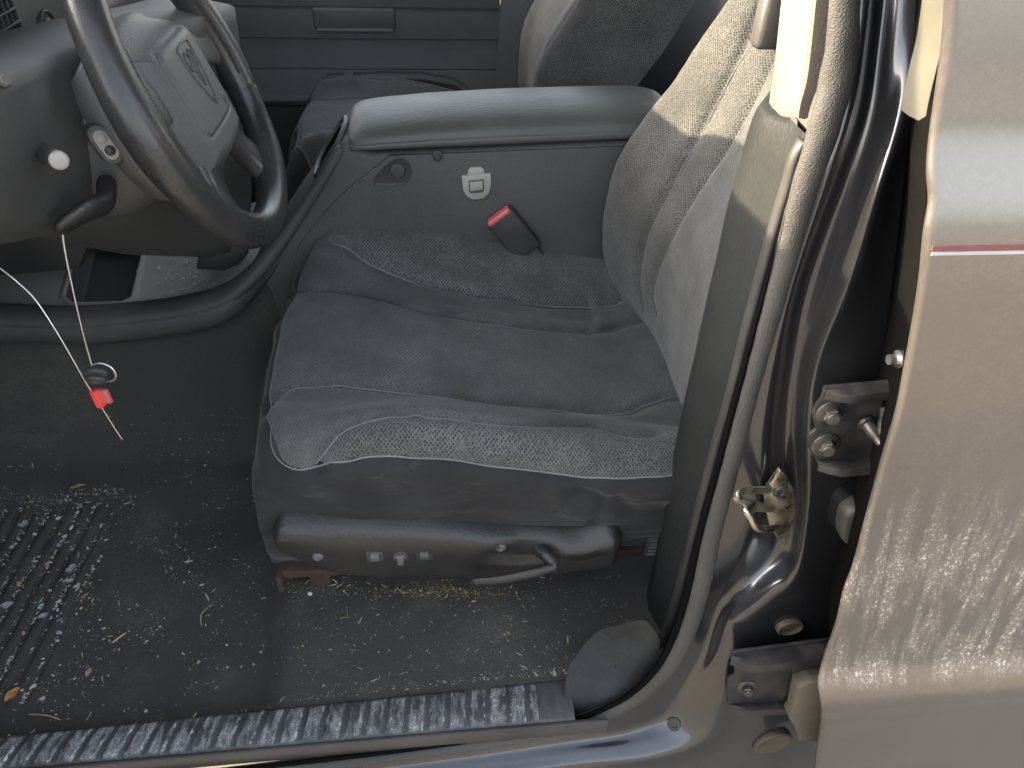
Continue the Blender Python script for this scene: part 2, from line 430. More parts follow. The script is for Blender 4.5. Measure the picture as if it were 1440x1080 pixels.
for k, dp, w, pf in (('A', .0075, .0075, .0045), ('D', .0075, .0075, .0045), ('B', .007, .0065, .005), ('E', .0075, .0075, .0045), ('C', .003, .005, .004)):
    h += groove(P, N, L[k], dp, w, pf, .022)
# the front edge seam follows one row of the surface
i0 = int(np.argmin(np.abs(Hr-.93)+(Xr > -.19)*9))
jC = int(np.argmin(((P[i0]-L['C'][0])**2).sum(1)))
jE = 185
front = P[i0, jC:jE].copy()
LC = np.concatenate([front[::-1][:-3], L['C']])
h += groove(P, N, front, .003, .005, .003, .02)
# soft wear: folds where the cloth gathers at the back, and dimples
x, y = P[..., 0], P[..., 1]
back = smooth01(x, .15, .30)
h += .0013*back*np.sin((y*1.0-x*.55)*95+1.3*np.sin(y*30))*(.5+.5*np.sin(y*17+1))
for px, wx, a in ((838, .008, .003), (826, .006, -.002), (905, .009, .003)):
    c = seam_on(P, N, [(px, 420), (px+6, 450), (px+2, 467)])
    h += a*np.exp(-(polyline_dist(P.reshape(-1, 3), c).reshape(h.shape)/wx)**2)
h += .0012*vnoise(P, 8, 3)+.0004*vnoise(P, 30, 4)
# slack plain cloth on the near side
skirtw = (1-smooth01(P[..., 2], .24, .32))*(y < .72)
h += skirtw*(.0035*np.sin(x*38+P[..., 2]*60+2*np.sin(x*11))*smooth01(x, -.05, .25)+.0025*vnoise(P*np.array([1, 1, 2.2]), 16, 8))
for a, b, c_, dp, w in (((815, 690), (850, 705), (830, 735), .007, .008), ((780, 690), (800, 720), (860, 728), -.005, .009), ((870, 700), (890, 725), (940, 720), .005, .01), ((735, 745), (820, 742), (900, 738), .004, .006)):
    c = seam_on(P, N, [a, b, c_]); h -= dp*np.exp(-(polyline_dist(P.reshape(-1, 3), c).reshape(h.shape)/w)**2)
P2 = P+N*h[..., None]; N2 = vnormals(P2)
if N2[120, 100, 2] < 0: N2 = -N2
# split top (patterned) / skirt (plain)
ii, jj = np.meshgrid(np.arange(249), np.arange(209), indexing='ij')
jcrest = 75
zc = np.interp(P[:-1, :-1, 0], L['C'][6:, 0], L['C'][6:, 2])
cij = []
for a in L['C']:
    k = int(np.argmin(((P.reshape(-1, 3)-a)**2).sum(1))); cij.append((k//210, k % 210))
cij = np.array(cij); ci = np.maximum.accumulate(cij[:, 0]); jline = np.interp(np.arange(249), ci+np.arange(len(ci))*1e-4, cij[:, 1])
skirt = (ii < i0) | (jj < jline[:, None])
dfar = jj > jE
skirt |= dfar
uv = np.stack(np.meshgrid(qu, qv, indexing='ij'), -1).reshape(-1, 2)
Fall = np.array(gridfaces(250, 210)); sk = skirt.reshape(-1)
def sub(Fs, name, mat, root, fmat=None):
    used = np.unique(Fs); rm = np.full(250*210, -1); rm[used] = np.arange(len(used))
    return make(name, P2.reshape(-1, 3)[used], rm[Fs], mat, root, uv=uv[used], sharp=0, fmat=fmat)
seat = empty('driver_seat', (.1, .91, 0), 'grey knit cloth driver seat with power switches on its side panel', 'car seat', 'front seats')
yE = np.interp(P[:-1, :-1, 0], L['E'][:, 0], L['E'][:, 1]); yB = np.interp(P[:-1, :-1, 0], L['B'][:, 0], L['B'][:, 1])
centre = ((P[:-1, :-1, 1] > yB) & (P[:-1, :-1, 1] < yE)).reshape(-1)
top = sub(Fall[~sk], 'seat_cushion', [M['fabric'], M['fabric_center']], seat, centre[~sk].astype(int))
skt = sub(Fall[sk], 'cushion_skirt', M['cloth'], seat)
mb = MB()
for k in 'ABDE': pipe_on(mb, P2, N2, L[k], .0012, .0002)
pipe_on(mb, P2, N2, LC, .0013)
mb.build('piping', M['piping'], top)

# backrest ---------------------------------------------------------
def back_surface():
    sp = cr([(.40, .20, 0), (.352, .27, 0), (.337, .34, 0), (.335, .42, 0), (.345, .49, 0), (.375, .55, 0), (.413, .61, 0), (.45, .68, 0), (.488, .74, 0), (.535, .82, 0), (.575, .90, 0), (.60, .96, 0), (.64, .985, 0)], 18)[:, :2]
    ctl = [(.652, .15), (.640, .09), (.640, .03), (.648, -.006), (.668, -.020), (.695, -.018), (.735, -.006), (.82, .0), (.90, .004), (.98, 0), (1.03, -.014), (1.07, -.036), (1.105, -.048), (1.138, -.03), (1.155, .01), (1.160, .07), (1.150, .15)]
    pr = cr([(a, b, 0) for a, b in ctl], 12)[:, :2]
    s = np.r_[0, np.cumsum(np.linalg.norm(np.diff(pr, axis=0), axis=1))]; q = np.linspace(0, s[-1], 190); pr = np.stack([np.interp(q, s, pr[:, 0]), np.interp(q, s, pr[:, 1])], 1)
    s2 = np.r_[0, np.cumsum(np.linalg.norm(np.diff(sp, axis=0), axis=1))]; q2 = np.linspace(0, s2[-1], 220); sp = np.stack([np.interp(q2, s2, sp[:, 0]), np.interp(q2, s2, sp[:, 1])], 1)
    T = np.gradient(sp, axis=0); T /= np.linalg.norm(T, axis=1)[:, None]
    B = np.zeros((220, 190, 3))
    for i in range(220):
        nx, nz = T[i, 1], -T[i, 0]           # pointing backwards
        k = .55+.45*smooth01(sp[i, 1], .24, .36)
        wid = 1-.10*(1-smooth01(sp[i, 1], .22, .40))-.06*smooth01(sp[i, 1], .7, 1)
        B[i, :, 0] = sp[i, 0]+pr[:, 1]*k*nx
        B[i, :, 1] = .90+(pr[:, 0]-.90)*wid
        B[i, :, 2] = sp[i, 1]+pr[:, 1]*k*nz*.8
    return B, q2, q
B, bu, bv = back_surface(); BN = vnormals(B)
if BN[110, 95, 0] > 0: BN = -BN
SB = [[(906, 425), (899, 395), (903, 352), (914, 318), (930, 288), (955, 240), (985, 188), (1012, 135), (1040, 80), (1062, 30), (1075, -10)],
      [(925, 440), (920, 420), (922, 392), (931, 365), (950, 325), (975, 280), (1000, 243), (1030, 200), (1058, 150), (1085, 95), (1105, 50), (1125, 0)]]
LB = [seam_on(B, BN, s) for s in SB]
hb = np.zeros(B.shape[:2])
for l in LB: hb += groove(B, BN, l, .007, .007, .0045, .022)
hb += .002*vnoise(B, 8, 13)+.0006*vnoise(B, 30, 14)
B2 = B+BN*hb[..., None]; BN2 = vnormals(B2)
if BN2[110, 95, 0] > 0: BN2 = -BN2
cent = (B[:-1, :-1, 1] < np.interp(B[:-1, :-1, 2], LB[1][:, 2], LB[1][:, 1])) & (B[:-1, :-1, 1] > .70)
bk = make('backrest', B2.reshape(-1, 3), gridfaces(220, 190), [M['fabric_back'], M['fabric_fine']], seat, uv=np.stack(np.meshgrid(bu, bv, indexing='ij'), -1).reshape(-1, 2), sharp=0, fmat=cent.reshape(-1).astype(int))
mb = MB()
for l in LB: pipe_on(mb, B2, BN2, l, .0008, .0)
mb.build('piping', M['piping'], bk)

# passenger seat: the same seat mirrored across the tunnel --------
ps = empty('passenger_seat', (.03, 1.765, 0), 'grey knit cloth passenger seat beyond the armrest, beside the far door', 'car seat', 'front seats')
MID = (.91+1.765)/2
for src in (top, skt, bk):
    c = src.copy(); COL.objects.link(c); c.parent = ps; c.scale = (1, -1, 1)
    for ch in src.children:
        d = ch.copy(); COL.objects.link(d); d.parent = c

# side valance -----------------------------------------------------
topx = [(383, 747), (392, 731), (410, 726), (450, 726), (500, 726), (560, 728), (620, 731), (680, 737), (730, 744), (780, 749), (815, 748), (840, 742), (856, 738), (868, 741), (876, 752)]
botx = [(383, 768), (391, 778), (408, 786), (448, 806), (500, 817), (560, 822), (620, 822), (680, 820), (730, 815), (780, 811), (815, 808), (840, 806), (856, 803), (868, 795), (876, 776)]
secs = []
Tp = cr([tuple(at(a, b, Y=.642)) for a, b in topx], 5); Bp = cr([tuple(at(a, b, Y=.638)) for a, b in botx], 5)
n = len(Tp)
for i in range(n):
    a, b = Tp[i], Bp[i]; e = min(i/5, 1)*min((n-1-i)/8, 1); e = math.sqrt(max(e, 0)); zt, zb_ = a[2], b[2]; hgt = zt-zb_
    lip = np.interp(i/(n-1), [0, .5, .72, 1], [.014, .016, .026, .022])*e
    x0 = a[0]; X = lambda k: a[0]+(b[0]-a[0])*k
    sec = [(X(0), .700, zt+.004), (X(0), .668, zt+.003), (X(0), .652, zt), (X(.05), .652-.018*e, zt-lip*.35), (X(.12), .652-.027*e, zt-lip*.8), (X(.2), .652-.030*e, zt-lip*1.4)]
    for k in np.linspace(.36, .9, 11): sec.append((X(k), .652-.030*e+.026*(k-.3), zt-hgt*k))
    sec += [(X(.97), .668-.02*e, zb_+.003), (X(1), .672, zb_), (X(1), .70, zb_)]
    secs.append(sec)
S = np.array(secs)
# scoop behind the recline lever
ctr = at(735, 778, Y=.628); d = np.sqrt(((S[..., 0]-ctr[0])/.058)**2+((S[..., 2]-ctr[2])/.026)**2)
S[..., 1] += .011*(1-smooth01(d, .55, 1.1))*(S[..., 1] < .645)
V, F = loft(S, closed=False)
val = make('side_valance', V, F, M['trim'], seat, sharp=0)
yf = .6275
for cx, cy, w, hh in ((527, 779, .0165, .0175), (597, 777, .0165, .0175)):
    c = at(cx, cy, Y=yf); mb = MB()
    mb.add(*box(c+[0, .001, 0], (w+.006, .010, hh+.006), .0015), 0); mb.add(*box(c+[0, -.004, .001], (w-.004, .011, hh-.005), .002, Matrix.Rotation(.25, 3, 'X')), 1)
    mb.build('seat_switch', [M['dark'], M['key']], val)
c = at(563, 781, Y=yf); mb = MB(); mb.add(*disc(c+[0, .004, .002], (0, -1, 0), .0105, .0085, 20, .001), 0); mb.add(*box(c+[0, -.003, -.004], (.009, .009, .019), .002), 1); mb.add(*box(c+[0, -.003, .004], (.014, .008, .005), .0015), 1)
mb.build('seat_switch', [M['dark'], M['key']], val)
for cx, cy in ((447, 783), (704, 770)):
    c = at(cx, cy, Y=yf-.0005); mb = MB(); mb.add(*lathe(c, (0, -1, 0), [(.007, -.004), (.007, .001), (.0056, .0020), (.0048, .0004), (.0001, .0006)], 24)); mb.build('screw_cap', M['key'], val)
pts = [tuple(at(a, b, Y=yy)) for a, b, yy in ((757, 772, .636), (770, 782, .620), (778, 795, .609), (765, 801, .604), (740, 808, .601), (705, 815, .601), (672, 818, .604), (660, 817, .607))]
path = cr(pts, 7); k = np.linspace(0, 1, len(path))
r = np.stack([np.interp(k, [0, .2, .35, .6, .9, 1], [.010, .009, .0075, .0085, .007, .002]), np.interp(k, [0, .2, .35, .6, .9, 1], [.010, .009, .0065, .005, .004, .0015])], 1)
V, F = tube(path, r, 14, up=(0, 0, 1)); make('recline_lever', V, F, M['trim'], seat, sharp=0)
# rails
mb = MB(); a = at(392, 806, Y=.69); b = at(900, 806, Y=.69)
mb.add(*box(((a[0]+.36)/2, .712, .045), (.36-a[0], .030, .016), .003)); mb.add(*box((a[0]-.002, .705, .036), (.008, .036, .034), .002)); mb.add(*box((a[0]+.05, .725, .012), (.03, .03, .05), .002))
mb.add(*box((.36, .70, .015), (.03, .04, .06), .003))
mb.build('seat_rail', M['rust'], seat)
mb = MB(); mb.add(*box(((a[0]+.36)/2, 1.12, .045), (.36-a[0], .035, .022), .003)); mb.add(*box((a[0]+.03, 1.12, .012), (.03, .03, .05), .002)); mb.build('seat_rail', M['rust'], seat)
mb = MB(); mb.add(*box((.08, .91, .09), (.5, .44, .03), .01)); mb.build('seat_frame', M['dark'], seat)
# ------------------------------------------------------------------ setting: ground and cabin floor
def sheet(name, x0, x1, y0, y1, z, mat):
    return make(name, [(x0, y0, z), (x1, y0, z), (x1, y1, z), (x0, y1, z)], [(0, 1, 2, 3)], mat, smooth=False)
g = sheet('ground', -300, 300, -300, 300, -.58, M['ground']); tag(g, kind='structure')

nx, ny = 300, 190
xs = np.linspace(-1.15, 1.9, nx); xs = np.sort(np.r_[xs, np.linspace(-.262, -.225, 24), np.linspace(-.85, -.48, 160)]); nx = len(xs)
ys = np.linspace(.515, 2.10, ny)
X, Y = np.meshgrid(xs, ys, indexing='ij')
Z = np.full(X.shape, -.030)
Z += .026*smooth01(X+.012*np.sin(Y*9), -.282, -.226)                 # the raised step under the seat
Z += .20*smooth01(Y, .99, 1.15)*(1-smooth01(Y, 1.52, 1.68))*(1-.0*X)    # tunnel
Z += .03*smooth01(Y, .86, 1.02)*(1-smooth01(X, -.45, -.25))
Z += .33*smooth01(-X, .80, 1.15)                                         # toe board
rib = (1-smooth01(X, -.565, -.545))*smooth01(X, -.86, -.84)*smooth01(Y, .56, .575)*(1-smooth01(Y, .90, .925))
Z += rib*(.003+.0016*np.clip(1.6*np.sin((X-.10*(Y-.7))*2*np.pi/.024), -1, 1))
P3 = np.stack([X, Y, Z], -1)
Z += .004*vnoise(P3[..., :2], 5, 21)+.0012*vnoise(P3[..., :2], 22, 22)
Z += .006*np.exp(-((X+.33)/.05)**2-((Y-.60)/.03)**2)
P3[..., 2] = Z
fl = make('floor', P3.reshape(-1, 3), gridfaces(nx, ny), M['carpet'], sharp=0); tag(fl, kind='structure')
def floor_z(x, y):
    i = min(max(int(np.searchsorted(xs, x)), 0), nx-1); j = min(max(int(np.searchsorted(ys, y)), 0), ny-1); return Z[i, j]

# ------------------------------------------------------------------ body shell
car = empty('car_body', (.35, .5, -.58), 'dark metallic painted body shell round the open driver doorway, with pillar and rocker', 'car body')
# weatherstrip path
WS = [(1193, -45, .560), (1189, 0, .560), (1179, 100, .560), (1156, 190, .558), (1128, 281, .556), (1095, 400, .553), (1072, 480, .55), (1050, 560, .545), (1024, 660, .54), (1000, 750, .533), (983, 830, .525), (964, 890, .516), (938, 938, .507), (900, 975, .498), (855, 1000, .489), (800, 1019, .481), (700, 1040, .472), (560, 1060, .466), (400, 1079, .462), (200, 1101, .46), (0, 1122, .458), (-120, 1134, .458)]
wsp = cr([tuple(at(a, b, Y=c)) for a, b, c in WS], 7)
kk = np.linspace(0, 1, len(wsp))
wpy = proj(wsp)[:, 1]; wdep = (wsp-CAM)@CF
rw = np.interp(wpy, [-45, 0, 100, 250, 400, 540, 700, 850, 950, 1010, 1130], [19, 20, 25, 21, 17, 15, 15, 15, 14, 11, 9])*wdep/1047
r = np.stack([rw*1.0, rw*.75], 1)
V, F = tube(wsp, r, 18, up=(1, 0, 0))
k2 = np.repeat(kk, 18); V = V+np.stack([.0004*np.sin(V[:, 2]*150+V[:, 1]*300), .0*V[:, 0], 0*V[:, 0]], 1)
make('weatherstrip', V, F, M['rubber'], car, sharp=0)
rw2 = rw*.5
off = np.array([-.010, .012, 0])
wsi = wsp.copy(); 
T = np.gradient(wsp, axis=0); T /= np.linalg.norm(T, axis=1)[:, None]
nrm = np.cross(T, np.array([0, 1., 0])); nrm /= np.linalg.norm(nrm, axis=1)[:, None]
if nrm[10][0] > 0: nrm = -nrm
k0 = 26
V, F = tube((wsp+nrm*(rw*1.15)[:, None]+np.array([0, -.001, 0]))[k0:], (rw*.34*smooth01(np.arange(len(rw)), k0-1, k0+22))[k0:], 10, up=(1, 0, 0)); make('seal_gap_shade', V, F, M['gap'], car, sharp=0)  # black strip standing for the shaded gap beside the weatherstrip

# painted aperture panel: rows of measured columns down the pillar and along the sill
PROWS = [  # px, py, Y for seven columns from the weatherstrip to behind the rear door
 [(1200, -45, .556), (1222, -45, .550), (1243, -45, .566), (1274, -45, .556), (1306, -45, .552), (1340, -45, .556), (1400, -45, .57)],
 [(1190, 60, .555), (1212, 60, .549), (1232, 60, .567), (1262, 60, .556), (1295, 60, .550), (1335, 60, .556), (1395, 60, .57)],
 [(1172, 160, .553), (1196, 160, .547), (1217, 160, .566), (1246, 160, .554), (1270, 160, .542), (1300, 160, .552), (1380, 160, .57)],
 [(1143, 260, .552), (1163, 260, .545), (1184, 260, .565), (1215, 260, .552), (1237, 260, .532), (1264, 260, .546), (1365, 260, .565)],
 [(1102, 400, .551), (1116, 400, .544), (1134, 400, .561), (1167, 400, .549), (1194, 400, .525), (1234, 400, .538), (1355, 400, .56)],
 [(1068, 510, .548), (1090, 510, .541), (1112, 510, .556), (1135, 510, .545), (1149, 510, .519), (1200, 515, .518), (1330, 520, .55)],
 [(1043, 600, .543), (1076, 600, .536), (1101, 600, .552), (1123, 600, .543), (1135, 600, .512), (1183, 605, .507), (1305, 610, .535)],
 [(1024, 690, .538), (1070, 690, .531), (1098, 690, .546), (1124, 690, .536), (1138, 690, .509), (1180, 695, .510), (1280, 700, .535)],
 [(1004, 770, .533), (1048, 765, .527), (1082, 770, .541), (1114, 770, .531), (1130, 770, .507), (1175, 775, .512), (1260, 790, .535)],
 [(990, 830, .528), (1014, 832, .531), (1048, 828, .524), (1090, 826, .506), (1122, 822, .502), (1170, 835, .510), (1240, 850, .53)],
 [(975, 880, .520), (1000, 880, .523), (1026, 876, .506), (1060, 876, .500), (1110, 880, .502), (1165, 890, .505), (1228, 900, .525)],
 [(958, 915, .512), (985, 920, .514), (1012, 922, .498), (1045, 925, .490), (1100, 935, .493), (1160, 945, .498), (1220, 960, .52)],
 [(925, 958, .502), (955, 968, .502), (990, 975, .488), (1030, 985, .478), (1090, 1000, .482), (1150, 1010, .488), (1210, 1030, .51)],
 [(890, 990, .495), (925, 1008, .492), (965, 1022, .476), (1010, 1040, .462), (1070, 1060, .470), (1130, 1080, .475), (1190, 1110, .49)],
 [(845, 1010, .488), (875, 1030, .482), (905, 1048, .466), (945, 1070, .452), (985, 1095, .456), (1020, 1125, .460), (1060, 1170, .465)],
 [(780, 1028, .482), (790, 1045, .474), (805, 1062, .460), (825, 1085, .447), (845, 1110, .448), (860, 1140, .450), (880, 1190, .45)],
 [(640, 1052, .473), (643, 1066, .467), (647, 1082, .455), (652, 1100, .444), (656, 1125, .444), (660, 1155, .445), (665, 1200, .445)],
 [(400, 1083, .466), (400, 1096, .462), (400, 1108, .452), (400, 1125, .444), (400, 1150, .444), (400, 1175, .445), (400, 1215, .445)],
 [(0, 1126, .462), (0, 1138, .458), (0, 1150, .45), (0, 1168, .444), (0, 1190, .444), (0, 1215, .445), (0, 1250, .445)]]
rowsP = np.array(PROWS, float)
for i_, dy_ in enumerate((.040, .024, .010, .002)): rowsP[i_, :, 2] += dy_      # the pillar leans inwards above the waist
def pchip(y, n):
    """monotone-ish smooth interpolation across the columns"""
    k = len(y); d = np.diff(y, axis=0); mt = np.zeros_like(y)
    s = d[:-1]*d[1:] > 0; mt[1:-1] = np.where(s, 2*d[:-1]*d[1:]/(d[:-1]+d[1:]+1e-15), 0); mt[0] = d[0]; mt[-1] = d[-1]
    out = []
    for i in range(k-1):
        for t in np.arange(n)/n:
            h00, h10, h01, h11 = 2*t**3-3*t*t+1, t**3-2*t*t+t, -2*t**3+3*t*t, t**3-t*t
            out.append(h00*y[i]+h10*mt[i]+h01*y[i+1]+h11*mt[i+1])
    out.append(y[-1]); return np.array(out)
dense = np.stack([cr(rowsP[:, c], 12) for c in range(7)], 1)            # (nu, 7, 3)
dense = np.stack([pchip(r_, 13) for r_ in dense])                        # (nu, nv, 3)
for _ in range(6):
    dense[1:-1, :, 2] = (dense[:-2, :, 2]+2*dense[1:-1, :, 2]+dense[2:, :, 2])/4
    dense[:, 1:-1, 2] = (dense[:, :-2, 2]+2*dense[:, 1:-1, 2]+dense[:, 2:, 2])/4
nu, nv = dense.shape[:2]
VV = np.array([at(a, b, Y=c) for a, b, c in dense.reshape(-1, 3)])
make('pillar_panel', VV, gridfaces(nu, nv), M['paint'], car, sharp=0)
PNV = VV.reshape(nu, nv, 3); PNN = np.cross(np.gradient(PNV, axis=0), np.gradient(PNV, axis=1)); PNN /= np.linalg.norm(PNN, axis=2)[..., None]+1e-12
def panelN(px, py):
    d = ((dense[..., 0]-px)**2+(dense[..., 1]-py)**2).reshape(-1); n_ = PNN.reshape(-1, 3)[np.argmin(d)]; return n_ if n_[1] < 0 else -n_
def panelY(px, py):
    d = ((dense[..., 0]-px)**2+(dense[..., 1]-py)**2).reshape(-1); return float(dense[..., 2].reshape(-1)[np.argmin(d)])

# lower pillar trim, from its rounded shoulder down to the sill
rows = [(172, 1098, 1137), (180, 1080, 1139), (196, 1070, 1134), (225, 1060, 1122), (260, 1050, 1113), (330, 1030, 1092), (400, 1014, 1073), (470, 997, 1055), (540, 981, 1038), (620, 962, 1016), (700, 946, 995), (780, 930, 975), (850, 916, 957), (880, 909, 947), (905, 900, 936)]
secs = []
for y, xl, xr in cr(rows, 5):
    a = at(xl, y, Y=.625); b = at(xr, y, Y=.572); z = .5*(a[2]+b[2])
    xa, xb = a[0], b[0]; e = smooth01(y, 170, 200)
    sec = [(xa+.03, .70, z), (xa+.004, .66, z), (xa, .632, z), (xa+.003, .625, z), (xa+(xb-xa)*.35, .612, z), (xa+(xb-xa)*.62, .600, z), (xa+(xb-xa)*.72, .592, z),
           (xa+(xb-xa)*.80, .579-.002*e, z), (xa+(xb-xa)*.88, .5715, z), (xb, .572, z), (xb+.006, .58, z), (xb+.008, .61, z)]
    secs.append(sec)
trim = empty('pillar_trim', (.31, .6, 0), 'dark grained plastic trim running down the pillar behind the driver seat', 'pillar trim')
V, F = loft(secs, closed=False); make('lower_cover', V, F, M['pillar'], trim, sharp=0)
# smooth rounded bead along its outer edge
bp = cr([tuple(at(xr-7, y, Y=.5735)) for y, xl, xr in rows[2:]], 6); bd_ = (bp-CAM)@CF
V, F = tube(bp, np.stack([np.interp(np.linspace(0, 1, len(bp)), [0, .06, 1], [3, 8, 7])*bd_/1047, np.full(len(bp), .007)], 1), 12, up=(1, 0, 0)); make('edge_bead', V, F, M['dark'], trim, sharp=0)
# upper cover: tan moulding with a lit front face
rows = [(-60, 1110, 1150, 1172), (0, 1104, 1142, 1166), (100, 1093, 1131, 1156), (140, 1087, 1122, 1143), (156, 1086, 1119, 1138), (163, 1088, 1119, 1136), (165, 1094, 1119, 1132)]
secs = []
for y, xl, xm, xr in cr(rows, 5):
    a = at(xl, y, Y=.640); b = at(xm, y, Y=.588); c = at(xr, y, Y=.592); z = b[2]
    za, zc_ = a[2], c[2]; secs.append([(a[0]+.012, .668, za), (a[0]+.002, .652, za), (a[0], .640, za), (a[0]+(b[0]-a[0])*.5, .613, (za+z)/2), (a[0]+(b[0]-a[0])*.88, .592, za*.12+z*.88), (b[0], .588, z), (b[0]+(c[0]-b[0])*.15, .586, z), (b[0]+(c[0]-b[0])*.85, .588, zc_), (c[0], .592, zc_), (c[0]+.004, .60, zc_), (c[0]+.006, .64, zc_)])
V, F = loft(secs, closed=True); make('upper_cover', V, F, M['beige'], trim, sharp=35)
c = at(1090, 28, Y=.70)
mb = MB(); mb.add(*box(c, (.034, .022, .048), .006, seg=3)); make('belt_guide', *[np.concatenate(mb.V), mb.F], M['dark'], trim)
t = NT('scuffed_sill'); u_ = t.n('SeparateXYZ', {'Vector': t.n('TexCoord').outputs['UV']})
rbm = u_.outputs[0]; sc = t.ramp(t.noise(60, t.coord(scale=(1, .35, 1)), 6, .75), .42, .66); sc2 = t.ramp(t.noise(420, t.coord(), 3, .75), .42, .7)
wear = t.math('MULTIPLY', t.math('MULTIPLY', sc, t.math('ADD', .35, sc2)), t.math('ADD', .14, t.math('MULTIPLY', rbm, 1.0)))
edge = t.math('MULTIPLY', t.ramp(t.noise(90, t.coord(), 5, .7), .5, .62), u_.outputs[1])
wear = t.math('MAXIMUM', wear, edge)
t.P(Base_Color=t.mix(wear, t.mix(t.noise(14, t.coord(), 4), (.022, .023, .026, 1), (.05, .052, .056, 1)), (.36, .36, .36, 1)), Roughness=.6, Normal=t.bump(t.noise(260, t.coord(), 4, .7), .4, .001))
M['sill'] = t.m
M['corner'] = plastic('scuffed_corner_plastic', (.017, .018, .019), .6, 500, .5, .16, (.20, .20, .20), spec=.25)
# kick corner where sill meets pillar
cor = [(797, 948), (812, 920), (838, 890), (868, 879), (902, 872), (915, 880), (928, 905), (915, 945), (893, 972), (860, 992), (820, 1005), (796, 1012)]
gridp = []
cen = np.array([865, 938.])
for k in np.linspace(0, 1, 9):
    ring = cr([(a, b, 0) for a, b in cor], 5, closed=True)[:, :2]
    gridp.append(cen+(ring-cen)*max(k, .02))
ringV = []
for ringp in gridp:
    row = []
    for a, b in ringp:
        up = smooth01(930-b+.25*(a-860), 0, 80); right = smooth01(a, 850, 925)
        yv = .492+.06*smooth01(1010-b, 0, 130)-.022*smooth01(a, 840, 925)*smooth01(960-b, 0, 60)
        row.append(at(a, b, Y=yv))
    ringV.append(row)
V, F = loft(ringV, caps=False)
make('sill_corner', V, F, M['corner'], trim, sharp=0)

# sill plate with raised treads ------------------------------------
sill = empty('sill_plate', (-.25, .5, -.01), 'ribbed black plastic sill plate, scuffed white, along the doorway edge', 'sill plate')
xs2 = np.linspace(-.78, .166, 900); ys2 = np.linspace(0, 1, 26)
Xs, Q = np.meshgrid(xs2, ys2, indexing='ij')
yi = np.interp(Xs, [-.78, -.565, .167], [.512, .514, .531]); yo = np.interp(Xs, [-.78, .156], [.468, .468])
Ys = yo+(yi-yo)*Q
Zs = np.full(Xs.shape, -.003)+.004*np.sin(np.pi*np.clip(Q, 0, 1))-.012*smooth01(.06-Q, 0, .06)-.02*smooth01(Q, .96, 1)
pit = .0268; ph = (Xs-.018*(Q-.5)*np.interp(Xs, [-.7, .1], [1.2, .2]))/pit % 1
rb = smooth01(ph, .08, .15)*(1-smooth01(ph, .74, .81))*smooth01(Q, .09, .14)*(1-smooth01(Q, .9, .94))*(Xs < .118)*(Xs > -.70)
Zs += .0028*rb
re = np.abs(np.gradient(rb, axis=0))*3; re = np.clip(re, 0, 1)
uvs = np.stack([rb, re], -1).reshape(-1, 2)
make('tread', np.stack([Xs, Ys, Zs], -1).reshape(-1, 3), gridfaces(900, 26), M['sill'], sill, uv=uvs, sharp=0)
mb = MB(); mb.add(*box((-.29, .4685, -.018), (1.0, .006, .03), .002)); mb.build('sill_lip', M['dark'], sill)

rd = empty('rear_door', (.5, .4, -.25), 'dark metallic closed rear door with a red and white pinstripe and dirt spatter', 'car door')
# ------------------------------------------------------------------ striker, hinges and fittings on the pillar
Yp = .522
poly = pxp([(1097, 661), (1106, 668), (1118, 692), (1119, 722), (1112, 738), (1113, 752), (1104, 770), (1095, 760), (1084, 744), (1076, 716), (1076, 690)], Yp)
V, F = prism_y(poly, Yp, Yp+.006, .0012); st = make('door_striker', V, F, M['zinc'], car); st['label'] = 'yellow zinc door striker loop bolted to the pillar'
def pt(x, y, Y): return tuple(at(x, y, Y=Y))
mb = MB(); p = cr([pt(1082, 690, .521), pt(1060, 689, .505), pt(1040, 692, .490), pt(1037, 700, .486), pt(1050, 707, .492), pt(1075, 714, .512), pt(1086, 716, .521)], 7)
mb.add(*tube(p, (.0048, .0026), 10, up=(0, 0, 1))); mb.build('striker_hook', M['zinc'], st, sharp=0)
mb = MB(); p = cr([pt(1078, 716, .521), pt(1060, 714, .503), pt(1049, 716, .492), pt(1055, 728, .487), pt(1064, 742, .485), pt(1078, 744, .492), pt(1098, 741, .508), pt(1106, 740, .521)], 7)
mb.add(*tube(p, .0040, 10, up=(0, 0, 1))); mb.build('striker_loop', M['zinc'], st, sharp=0)
c = at(1097, 690, Y=Yp); mb = MB(); mb.add(*lathe(c, (0, -1, 0), [(.0085, 0), (.0085, .002), (.007, .0032), (.005, .0032), (.0045, .0015), (.0001, .0015)], 20))
mb.build('striker_screw', M['bolt'], st)

def bolt(px, py, Y, parent, r=.0085, wr=.0145, mat='bolt'):
    c = at(px, py, Y=Y); mb = MB()
    mb.add(*lathe(c, (0, -1, 0), [(wr, 0), (wr*.98, .0016), (wr*.7, .003), (.001, .003)], 26))
    mb.add(*disc(c+np.array([0, -.003, 0]), (-.25, -1, .1), r, .007, hexa=True, bevel=.0012))
    mb.add(*disc(c+np.array([-.0017, -.0095, .0007]), (-.25, -1, .1), r*.72, .0025, 18, .0008))
    o = mb.build('bolt', M[mat], parent); return o
Yh = .494
poly = pxp([(1143, 583), (1148, 570), (1156, 560), (1160, 545), (1330, 530), (1330, 640), (1235, 650), (1150, 652), (1143, 640), (1138, 632), (1138, 612), (1148, 604)], Yh)
V, F = prism_y(poly, Yh, Yh+.004, .001); hu = make('door_hinge', V, F, M['hinge'], rd); hu['label'] = 'upper steel hinge with two big washered bolts'
a, b = at(1160, 547, Y=Yh), at(1330, 528, Y=Yh)
